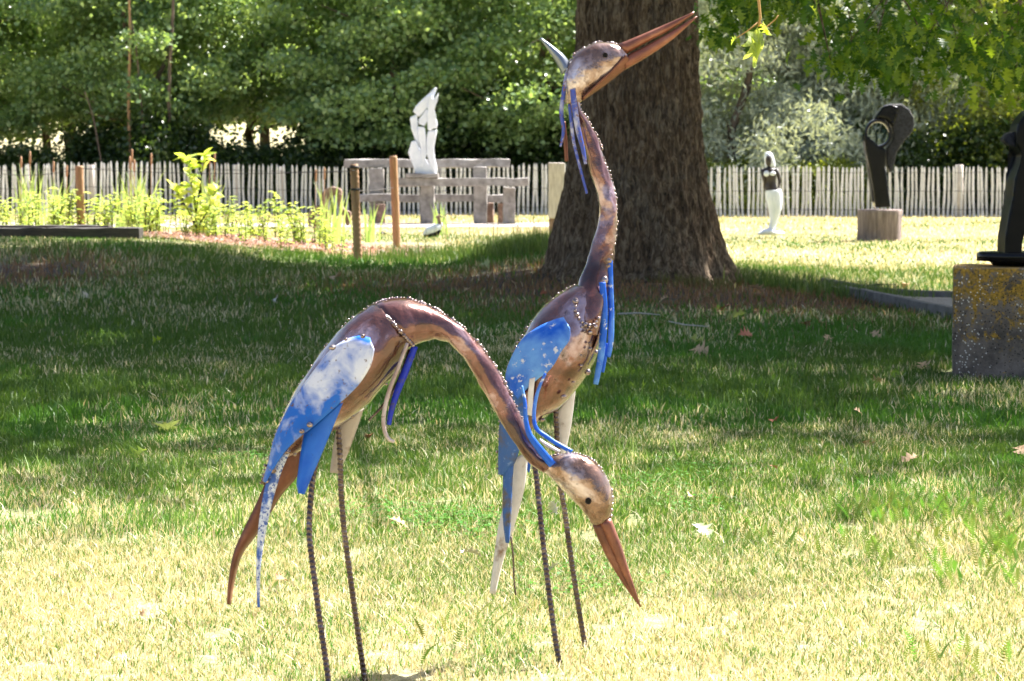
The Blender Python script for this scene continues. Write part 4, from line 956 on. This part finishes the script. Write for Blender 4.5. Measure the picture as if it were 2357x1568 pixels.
# bark chips
V = []; T = []
for _ in range(5200):
    X = random.uniform(-6.4, -1.0); Y = 25.75+random.random()**1.6*5; z = gz(X, Y)+.03; a = random.uniform(0, 6.28); L = random.uniform(.02, .055); w_ = L*random.uniform(.3, .6); n = len(V); t1, t2 = random.gauss(0, .5), random.gauss(0, .5)
    for (u, v_) in ((-1, -1), (1, -1), (1, 1), (-1, 1)):
        x_ = u*L/2; y_ = v_*w_/2; V.append((X+x_*math.cos(a)-y_*math.sin(a), Y+x_*math.sin(a)+y_*math.cos(a), z+x_*t1+y_*t2))
    T.append((n, n+1, n+2, n+3))
rr_ = np.repeat(rng.random(5200), 4)[:, None]; cc = np.array([.16, .07, .045])*(1-rr_)+np.array([.55, .36, .3])*rr_
o = link(bpy.data.objects.new('bark_chips', mesh_np('bark_chips', V, T, M['grass'], cc, smooth=False))); tag(o, kind='stuff')

# ------------------------------------------------------------------ the two cranes
def along(rows, side, step, d_off=0.0, i0=0, i1=None):
    """points along one edge of a loft's interpolated rows (side 0 = first edge, 1 = second)"""
    pts = []; last = None
    for r_ in rows[i0:i1]:
        p = P(r_[0+2*side], r_[1+2*side], r_[4]+d_off)
        if last is None: pts.append(p); last = p; continue
        while (p-last).length > step:
            last = last+(p-last).normalized()*step
            if random.random() < .9: pts.append(last+Vector((random.gauss(0, .12), random.gauss(0, .25), random.gauss(0, .12)))*min(step, .01))
    return pts
def skin(name, pairs, dc, th, m, parent, sub=6, seg=28, dent=.004, pw=1.0, seed=0):
    dent *= 2.2
    rings, rows = loft(pairs, dc, th, sub, seg, dent, pw, seed); V, Fc = ringloft(rings); return recalc(ob(name, V, Fc, m, parent)), rows
def rebar(path, d0, d1, parent, foot=True, r_=.0053):
    pts = crom(np.array([[x, y, d0+(d1-d0)*i/(len(path)-1)] for i, (x, y) in enumerate(path)]), 60); W = [P(*p) for p in pts]
    if foot:
        e = W[-1]; t_ = (W[-1]-W[-6]).normalized(); gl = gz(e.x, e.y)-.03
        while e.z > gl: e = e+t_*.006; W.append(e.copy())
    L = [0]
    for i in range(1, len(W)): L.append(L[-1]+(W[i]-W[i-1]).length)
    n = int(L[-1]/.0018); Wn = []
    for k in range(n):
        s_ = k*.0018; i = int(np.searchsorted(L, s_)); i = max(1, min(i, len(W)-1)); Wn.append(W[i-1].lerp(W[i], (s_-L[i-1])/max(1e-6, L[i]-L[i-1])))
    def rib(i, q): 
        ph = (i*.0018/.0105+.35*abs(math.sin(q/2)) ) % 1.0
        return r_*(1+(.2 if ph < .35 else 0))
    V, Fc = tube(Wn, r_, 12, rib); return ob('leg', V, Fc, M['rebar_steel'], parent)

# --- bowing crane (left)
d0 = 4.68
cr = empty('crane_sculpture', (P(800, 1600, d0).x, d0, gz(-.3, d0)), 'bowing metal crane sculpture with arched neck, beak pointed down and blue and white wing', 'sculpture', 'pair of welded metal cranes')
bpairs = [((600, 1112), (606, 1116)), ((622, 1040), (660, 1060)), ((648, 965), (715, 1020)), ((685, 893), (775, 985)), ((725, 830), (835, 940)), ((765, 778), (880, 895)), ((805, 735), (914, 852)), ((845, 707), (937, 812)), ((872, 695), (950, 796))]
_, rb = skin('body', bpairs, d0, [.003, .028, .05, .075, .09, .095, .085, .068, .056], M['body_steel'], cr, seed=1)
npairs = [((868, 696), (950, 797)), ((885, 690), (958, 795)), ((925, 685), (978, 786)), ((970, 697), (1005, 783)), ((1018, 720), (1028, 787)), ((1068, 755), (1042, 800)), ((1105, 795), (1070, 828)), ((1140, 845), (1098, 873)), ((1172, 900), (1126, 924)), ((1198, 955), (1154, 974)), ((1222, 1003), (1182, 1017)), ((1250, 1042), (1216, 1062)), ((1275, 1060), (1250, 1090))]
nd = [d0, d0, d0, d0, d0-.005, d0-.01, d0-.015, d0-.02, d0-.025, d0-.03, d0-.035, d0-.04, d0-.04]
_, rn = skin('neck', npairs, nd, [.055, .056, .045, .036, .029, .024, .0215, .02, .019, .018, .018, .018, .018], M['neck_steel'], cr, dent=.003, seed=2)
hp = [((1262, 1052), (1243, 1080)), ((1290, 1046), (1262, 1094)), ((1325, 1043), (1288, 1120)), ((1365, 1060), (1313, 1145)), ((1395, 1096), (1336, 1167)), ((1409, 1140), (1351, 1190)), ((1408, 1175), (1360, 1204)), ((1402, 1197), (1366, 1209))]
hd = d0-.04
_, rh = skin('head', hp, hd, [.014, .022, .031, .035, .035, .03, .022, .015], M['head_steel'], cr, dent=.003, seed=3)
def beak(name, pr, d, th, parent, m=M['beak_rust']):
    rings, rows = loft(pr, d, th, 4, 10, 0, .8); V, Fc = ringloft(rings); return recalc(ob(name, V, Fc, m, parent))
beak('upper_beak', [((1406, 1192), (1378, 1203)), ((1428, 1248), (1405, 1262)), ((1450, 1318), (1435, 1326)), ((1476, 1396), (1472, 1398))], hd-.002, [.014, .011, .007, .0015], cr)
beak('lower_beak', [((1390, 1200), (1363, 1209)), ((1414, 1260), (1390, 1271)), ((1440, 1324), (1425, 1331)), ((1470, 1390), (1467, 1391))], hd+.002, [.012, .009, .006, .0015], cr, M['rust_plate'])
def eye(x, y, d, rr, parent):
    c = P(x, y, d); V = []; rings = []
    for (r_, yy) in ((rr*1.25, .001), (rr*1.1, -.001), (rr, -.0005), (rr*.8, .0015)): rings.append([c+Vector((r_*math.cos(q), yy, r_*math.sin(q))) for q in np.linspace(0, 2*math.pi, 16, endpoint=False)])
    V, Fc = ringloft(rings); e_ = ob('eye', V, Fc, M['rebar_steel'], parent)
    V = [c+Vector((rr*.85*math.cos(q), -.0022, rr*.85*math.sin(q))) for q in np.linspace(0, 2*math.pi, 16, endpoint=False)]; ob('pupil', V+[c+Vector((0, -.0022, 0))], [(i, (i+1) % 16, 16) for i in range(16)], M['black_bronze'], e_)
eye(1354, 1154, hd-.0335, .0052, cr)
beads('weld_seam', along(rn, 0, .0058), .0030, M['weld_metal'], cr, .5)
beads('weld_seam', along(rb, 0, .009), .0026, M['weld_metal'], cr)
beads('weld_seam', along(rb, 1, .045, -.012, 8), .0045, M['weld_metal'], cr)
beads('weld_seam', [P(865+(950-865)*t_, 700+(795-700)*t_, d0-.057*math.sin(math.pi*(.06+.80*t_))-.003) for t_ in np.linspace(0, 1, 22)], .0036, M['weld_metal'], cr)
beads('weld_seam', along(rh, 0, .0062), .0028, M['weld_metal'], cr)
T1 = .098
def wdep(s, t): return d0-T1*(.80+.34*math.sin(min(1, t*1.0)*math.pi/2))*(1-.50*s**2.2)
wp = [((852, 779), (861, 806)), ((825, 774), (853, 842)), ((795, 783), (826, 885)), ((765, 803), (790, 921)), ((735, 838), (755, 953)), ((705, 878), (720, 983)), ((675, 922), (690, 1006)), ((650, 968), (662, 1033)), ((632, 1010), (645, 1056)), ((620, 1060), (630, 1079)), ((606, 1108), (612, 1111))]
strip('wing', wp, wdep, M['blue_white_paint'], cr, .003, 12)
strip('wing_feather', [((700, 1000), (792, 921)), ((693, 1040), (766, 983)), ((687, 1085), (742, 1040)), ((684, 1115), (718, 1095)), ((688, 1136), (700, 1138))], lambda s, t: d0-.075-.015*s, M['blue_paint'], cr, .003, 6, 5, .006)
strip('tail_feather', [((640, 1056), (669, 1036)), ((615, 1107), (648, 1085)), ((602, 1165), (628, 1150)), ((594, 1230), (612, 1222)), ((591, 1300), (600, 1292)), ((592, 1360), (597, 1360)), ((594, 1398), (597, 1398))], lambda s, t: d0-.04-.01*s, M['mottled_paint'], cr, .003, 5, 5, .003)
strip('tail_feather', [((640, 1050), (692, 1000)), ((612, 1110), (690, 1082)), ((590, 1160), (645, 1142)), ((560, 1222), (600, 1217)), ((538, 1275), (558, 1274)), ((528, 1330), (540, 1332)), ((523, 1390), (530, 1393))], lambda s, t: d0-.005+.02*t, M['rust_plate'], cr, .003, 6, 5, .012)
strip('far_feather', [((775, 985), (838, 938)), ((768, 1025), (822, 985)), ((763, 1060), (800, 1045)), ((760, 1088), (778, 1090))], lambda s, t: d0+.075, M['grey_plate'], cr, .003, 5, 5, .004)
beads('weld_spot', [P(x, y, wdep(s_, 1)-.004) for x, y, s_ in ((835, 774, .1), (796, 781, .2), (765, 800, .3))], .0045, M['weld_metal'], cr)
beads('weld_spot', [P(x, y, d0-.105) for x, y in ((695, 993), (713, 1000-22))]+[P(660, 1040, d0-.075), P(628, 1082, d0-.06), P(614, 1108, d0-.05)], .0052, M['weld_metal'], cr)
ribbon('breast_plume', [(955, 797), (935, 850), (915, 900), (901, 945), (895, 978)], (14, 16, 13, 9), lambda s, t: d0-.02, M['deep_blue_paint'], cr)
ribbon('breast_plume', [(938, 790), (915, 850), (896, 900), (884, 950), (884, 985), (894, 1010), (908, 1017)], (6, 9, 9, 8, 6), lambda s, t: d0-.055, M['pink_grey_paint'], cr)
ribbon('breast_plume', [(945, 805), (925, 860), (905, 900), (878, 938), (848, 968)], (9, 8, 5, 3), lambda s, t: d0+.01, M['rebar_steel'], cr)
ribbon('neck_plume', [(1201, 888), (1208, 925), (1210, 965), (1217, 996), (1228, 1015), (1243, 1035), (1260, 1056), (1272, 1070)], (3, 9, 13, 17, 18), lambda s, t: hd-.022-.008*math.sin(s*3), M['bright_blue_paint'], cr)
ribbon('neck_plume', [(1255, 860), (1240, 895), (1231, 930), (1229, 965), (1236, 988), (1255, 1003), (1280, 1020), (1316, 1040)], (4, 7, 8, 9, 9), lambda s, t: hd-.012, M['bright_blue_paint'], cr)
ribbon('neck_plume', [(1242, 1012), (1262, 1026), (1288, 1040)], (4, 7, 6), lambda s, t: hd-.004, M['white_plate'], cr)
rebar([(745, 1000), (724, 1080), (715, 1150), (712, 1230), (722, 1320), (735, 1420), (748, 1510), (757, 1575)], d0-.02, 4.60, cr)
rebar([(778, 975), (783, 1060), (785, 1130), (792, 1220), (805, 1320), (820, 1430), (840, 1568)], d0+.03, 4.76, cr)

# --- upright crane (right)
d1 = 5.0
c2 = empty('crane_sculpture', (P(1320, 1525, d1).x, d1, gz(.13, d1)), 'upright metal crane sculpture with head raised, open rusty beak and bright blue wing', 'sculpture', 'pair of welded metal cranes')
b2 = [((1148, 1090), (1156, 1096)), ((1148, 1050), (1178, 1062)), ((1150, 980), (1206, 1020)), ((1158, 910), (1242, 968)), ((1170, 850), (1292, 934)), ((1188, 798), (1337, 880)), ((1212, 757), (1369, 825)), ((1247, 712), (1386, 762)), ((1287, 675), (1395, 708)), ((1322, 655), (1402, 668))]
_, r2 = skin('body', b2, d1, [.003, .02, .042, .065, .082, .09, .09, .08, .062, .045], M['body_steel'], c2, seed=5)
n2 = [((1345, 770), (1375, 772)), ((1328, 735), (1384, 738)), ((1326, 690), (1396, 692)), ((1331, 650), (1403, 652)), ((1348, 607), (1410, 610)), ((1364, 560), (1416, 562)), ((1377, 515), (1420, 518)), ((1379, 475), (1419, 472)), ((1369, 432), (1410, 424)), ((1356, 385), (1394, 375)), ((1345, 335), (1378, 325)), ((1331, 290), (1358, 282)), ((1313, 255), (1338, 250)), ((1304, 225), (1334, 225))]
nd2 = [d1-.066, d1-.055, d1-.03, d1-.01]+[d1]*10
_, rn2 = skin('neck', n2, nd2, [.006, .02, .034, .034, .028, .024, .022, .02, .019, .018, .017, .016, .016, .018], M['neck_steel'], c2, dent=.003, seed=6)
h2 = [((1302, 238), (1336, 236)), ((1298, 200), (1347, 230)), ((1303, 160), (1374, 208)), ((1324, 124), (1401, 186)), ((1360, 102), (1425, 166)), ((1395, 97), (1440, 150)), ((1424, 103), (1448, 134))]
_, rh2 = skin('head', h2, d1, [.016, .024, .033, .036, .032, .026, .016], M['head_steel'], c2, dent=.002, seed=7)
strip('throat_plate', [((1340, 232), (1345, 222)), ((1375, 208), (1378, 190)), ((1405, 186), (1405, 165)), ((1440, 158), (1428, 140)), ((1455, 145), (1440, 126))], lambda s, t: d1-.034+.02*(1-t)+.008*s, M['rust_plate'], c2, .003, 4)
beak('upper_beak', [((1424, 101), (1442, 126)), ((1480, 78), (1492, 97)), ((1540, 52), (1548, 67)), ((1597, 27), (1599, 31))], d1, [.017, .012, .008, .0015], c2)
beak('lower_beak', [((1440, 128), (1438, 162)), ((1488, 104), (1498, 127)), ((1545, 72), (1552, 88)), ((1604, 37), (1605, 40))], d1-.002, [.016, .012, .008, .0015], c2)
eye(1393, 127, d1-.0335, .0048, c2)
strip('crest_spike', [((1243, 88), (1244, 87)), ((1264, 118), (1272, 107)), ((1283, 148), (1298, 128)), ((1294, 172), (1312, 148))], lambda s, t: d1-.012*math.sin(math.pi*t)*s, M['silver_plate'], c2, .003, 6)
beads('weld_seam', along(rn2, 1, .008, 0, 30), .003, M['weld_metal'], c2)
beads('weld_seam', along(rh2, 0, .0062), .0028, M['weld_metal'], c2)
beads('weld_seam', along(r2, 0, .009), .0027, M['weld_metal'], c2)
beads('weld_seam', along(r2, 1, .045, -.03, 14), .0042, M['weld_metal'], c2)
beads('weld_seam', [P(x, y, d1-.078-.004*(i % 2)) for i, (x, y) in enumerate([(1326, 695), (1325, 705), (1324, 715), (1328, 724), (1333, 733), (1340, 741), (1348, 747), (1357, 750), (1366, 748), (1373, 741), (1379, 733), (1352, 757), (1362, 757), (1371, 752), (1340, 752), (1345, 762), (1358, 765)])], .0042, M['weld_metal'], c2)
beads('rivet', [P(1325, 693, d1-.07), P(1384, 654, d1-.036), P(1391, 645, d1-.034)], .0075, M['weld_metal'], c2, .1)
beads('weld_spot', [P(x, y, d1-.07) for x, y in ((1357, 790), (1358, 803), (1336, 818), (1338, 842), (1319, 880), (1297, 913), (1408, 588), (1403, 600), (1405, 575), (1400, 612))], .0038, M['weld_metal'], c2)
# belly plate along the lower edge; paler steel stands in for golden grass bounce
strip('belly_bounce_plate', [((1384, 745), (1387, 765)), ((1372, 790), (1376, 810)), ((1345, 838), (1354, 856)), ((1312, 878), (1324, 897)), ((1280, 915), (1290, 934)), ((1243, 955), (1243, 967))], lambda s, t: d1-.05+.045*t, M['head_steel'], c2, .003, 5)
T2 = .094
def w2d(s, t): return d1-T2*(.82+.32*math.sin(min(1, t)*math.pi/2))*(1-.22*s*s)
strip('wing', [((1298, 731), (1312, 757)), ((1275, 737), (1310, 784)), ((1243, 751), (1292, 809)), ((1215, 769), (1277, 837)), ((1192, 795), (1259, 858)), ((1174, 831), (1240, 871)), ((1165, 860), (1215, 893)), ((1166, 884), (1192, 919))], w2d, M['bright_blue_paint'], c2, .003, 12)
strip('wing_feather', [((1163, 880), (1232, 872)), ((1155, 930), (1216, 962)), ((1150, 985), (1200, 1012)), ((1148, 1040), (1186, 1062)), ((1148, 1092), (1160, 1094))], lambda s, t: d1-.068+.02*s, M['dull_blue_paint'], c2, .003, 6, 5, .008)
strip('wing_feather', [((1219, 872), (1232, 868)), ((1215, 910), (1228, 906)), ((1214, 955), (1225, 958))], lambda s, t: d1-.095, M['white_plate'], c2, .003, 4)
strip('tail_feather', [((1160, 1045), (1184, 1035)), ((1158, 1120), (1179, 1112)), ((1158, 1190), (1176, 1182)), ((1165, 1250), (1171, 1250))], lambda s, t: d1-.05, M['dull_blue_paint'], c2, .003, 5, 5, .004)
strip('tail_feather', [((1185, 1055), (1215, 1040)), ((1170, 1130), (1208, 1116)), ((1148, 1210), (1186, 1202)), ((1137, 1290), (1159, 1286)), ((1128, 1365), (1139, 1369))], lambda s, t: d1-.02, M['white_plate'], c2, .003, 5, 5, .006)
strip('wing_feather', [((1208, 1040), (1225, 1040)), ((1210, 1070), (1222, 1065)), ((1216, 1088), (1219, 1087))], lambda s, t: d1-.01, M['blue_paint'], c2, .003, 4)
strip('far_feather', [((1283, 950), (1325, 890)), ((1280, 1000), (1317, 960)), ((1283, 1030), (1306, 1020)), ((1287, 1056), (1295, 1057))], lambda s, t: d1+.07, M['white_plate'], c2, .003, 5, 5, .004)
ribbon('tail_wire', [(1176, 1235), (1181, 1280), (1183, 1330), (1187, 1370)], (2.5, 2, 2), lambda s, t: d1-.05, M['rebar_steel'], c2)
ribbon('breast_plume', [(1386, 650), (1390, 700), (1389, 760), (1383, 820), (1371, 885)], (14, 16, 16, 15, 11), lambda s, t: d1-.05, M['bright_blue_paint'], c2)
ribbon('breast_plume', [(1404, 600), (1405, 650), (1407, 720), (1406, 780), (1400, 822)], (11, 12, 13, 13, 10), lambda s, t: d1-.02, M['bright_blue_paint'], c2)
ribbon('breast_plume', [(1396, 790), (1393, 820), (1387, 857)], (6, 8, 6), lambda s, t: d1-.01, M['blue_paint'], c2)
ribbon('nape_plume', [(1304, 168), (1297, 215), (1292, 260), (1297, 300), (1290, 338)], (7, 9, 9, 7, 3), lambda s, t: d1-.015, M['violet_blue_paint'], c2)
ribbon('nape_plume', [(1298, 280), (1301, 320), (1304, 372)], (6, 9, 7), lambda s, t: d1+.005, M['rust_plate'], c2)
ribbon('nape_plume', [(1318, 205), (1323, 250), (1331, 300), (1341, 340), (1348, 378)], (12, 13, 12, 9, 6), lambda s, t: d1-.028, M['violet_blue_paint'], c2)
ribbon('nape_plume', [(1310, 240), (1316, 290), (1321, 330), (1336, 390), (1351, 446)], (5, 7, 6, 5, 4), lambda s, t: d1-.02, M['violet_blue_paint'], c2)
rebar([(1215, 1000), (1232, 1080), (1240, 1150), (1248, 1230), (1262, 1350), (1278, 1470), (1291, 1545)], d1-.03, 4.905, c2)
rebar([(1279, 940), (1283, 1030), (1287, 1100), (1300, 1180), (1315, 1290), (1332, 1400), (1348, 1498)], d1+.04, 5.10, c2)

# ------------------------------------------------------------------ fallen leaves and sticks
flm = {k: [oak_leaf_mesh('fallen_leaf', M[k], .5+.3*j, .5-.2*j) for j in range(2)] for k in ('dry_leaf', 'bleached_leaf', 'red_leaf', 'fresh_leaf', 'pale_green_leaf')}
FL = [(783, 650, 'dry_leaf', 1.25, 'large tan fallen leaf on the shaded mound left of the oak'), (385, 1004, 'pale_green_leaf', 1.0, 'pale green fallen oak leaf on the grass at the left'), (337, 1056, 'fresh_leaf', .7, 'fresh yellow green fallen leaf left of the bowing crane'), (852, 1022, 'red_leaf', .4, 'tiny red brown leaf right of the bowing crane leg'),
 (1060, 1303, 'bleached_leaf', .6, 'bleached white leaf on the dry grass between the cranes'), (634, 1366, 'red_leaf', .5, 'rusty curled leaf on dry grass near the tail of the bowing crane'), (897, 1222, 'dry_leaf', .55, 'brown leaf lying on the clover patch'), (1283, 1210, 'bleached_leaf', .6, 'pale leaf between the legs of the upright crane'), (1285, 1328, 'bleached_leaf', .6, 'whitish leaf low between the legs of the upright crane'),
 (1605, 1233, 'pale_green_leaf', .8, 'long pale green leaf on the grass right of the beak'), (1787, 998, 'red_leaf', .45, 'small pinkish leaf on the green grass right of the upright crane'), (1990, 1036, 'dry_leaf', .7, 'folded tan leaf on the grass right of centre'), (2116, 1075, 'dry_leaf', .6, 'curled brown leaf with dark creases near the right side'), (2342, 1050, 'dry_leaf', .8, 'orange tan leaf at the right edge of the grass'),
 (1788, 1103, 'red_leaf', .35, 'dark shrivelled leaf on the grass right of the downturned head'), (1583, 1168, 'dry_leaf', .5, 'small tan leaf right of the downturned head'), (1603, 818, 'dry_leaf', 1.2, 'brown oak leaf in the shade in front of the oak'), (1582, 795, 'pale_green_leaf', 1.3, 'upright yellowish lobed leaf in the shade in front of the oak'), (2127, 855, 'dry_leaf', .9, 'curved tan leaf beside the concrete block'),
 (1115, 618, 'pale_green_leaf', 1.3, 'pale lobed leaf on the shaded crest left of the oak'), (1965, 970, 'dry_leaf', .5, 'thin tan leaf in the green grass below the block'), (373, 797, 'fresh_leaf', .7, 'small green leaf in the shaded grass at the left'), (2028, 897, 'dry_leaf', .6, 'small tan leaf just left below the concrete block'), (1718, 738, 'pale_green_leaf', 1.2, 'pale green lobed leaf in the litter right of the oak'), (1940, 735, 'dry_leaf', .9, 'tan leaf by the kerb in the shade'), (1760, 690, 'dry_leaf', .9, 'brown leaf at the right foot of the oak'),
 (2350, 800, 'dry_leaf', .2, None), (1700, 790, 'red_leaf', .9, 'red brown leaf in the litter below the oak'), (1365, 655, 'red_leaf', .6, None), (2090, 668, 'dry_leaf', 1.0, 'brown leaf lying on the gravel of the kerbed path'), (200, 690, 'bleached_leaf', .8, 'bleached leaf on the bare soil patch at the left'), (640, 700, 'bleached_leaf', .7, 'small bleached leaf on the shaded mound'), (320, 1450, 'dry_leaf', .3, 'tiny tan leaf on the dry grass at lower left')]
for x, y, k, s_, w_ in ((1620, 700, 'dry_leaf', .7, 'tan'), (1660, 735, 'red_leaf', .8, 'reddish'), (1540, 700, 'dry_leaf', .6, 'small tan'), (1800, 730, 'dry_leaf', .8, 'tan'), (1850, 760, 'red_leaf', .7, 'reddish'), (1905, 790, 'dry_leaf', .6, 'small tan'), (2010, 780, 'dry_leaf', .7, 'curled tan'), (1260, 690, 'red_leaf', .6, 'reddish'), (1180, 665, 'dry_leaf', .6, 'small tan'), (1080, 680, 'dry_leaf', .5, 'small tan')):
    FL.append((x, y, k, s_, w_+' oak leaf in the brown litter round the oak trunk'))
for x, y, k, s_, lab in FL:
    if not lab: continue
    p = G(x, y); j = random.randrange(2); o = bpy.data.objects.new('fallen_leaf', flm[k][j]); link(o); sc = .13*s_*(.75 if p.y < 8 else 1)
    o.location = p+Vector((0, 0, .034 if p.y < 9 else .05)); o.rotation_euler = (random.gauss(0, .5)+.3, random.gauss(0, .35), random.uniform(0, 6.28)); o.scale = (sc, sc, sc); tag(o, lab, 'leaf', 'fallen leaves on the lawn')
for (pts, r_, lab) in (([(1990, 672), (2020, 668), (2060, 668)], .012, 'dark fallen branch lying across the far kerb'), ([(1540, 758), (1575, 766), (1628, 770)], .005, 'thin grey stick in front of the oak'), ([(1422, 740), (1470, 738), (1518, 742)], .006, 'thin straw coloured stick right of the upright crane')):
    W = [G(a, b_)+Vector((0, 0, .05)) for a, b_ in pts]; V, Fc = tube(W, [r_, r_*.9, r_*.5], 6); o = ob('stick', V, Fc, M['dark_timber'] if r_ > .01 else M['pale_timber'], loc=W[0]); tag(o, lab, 'stick')
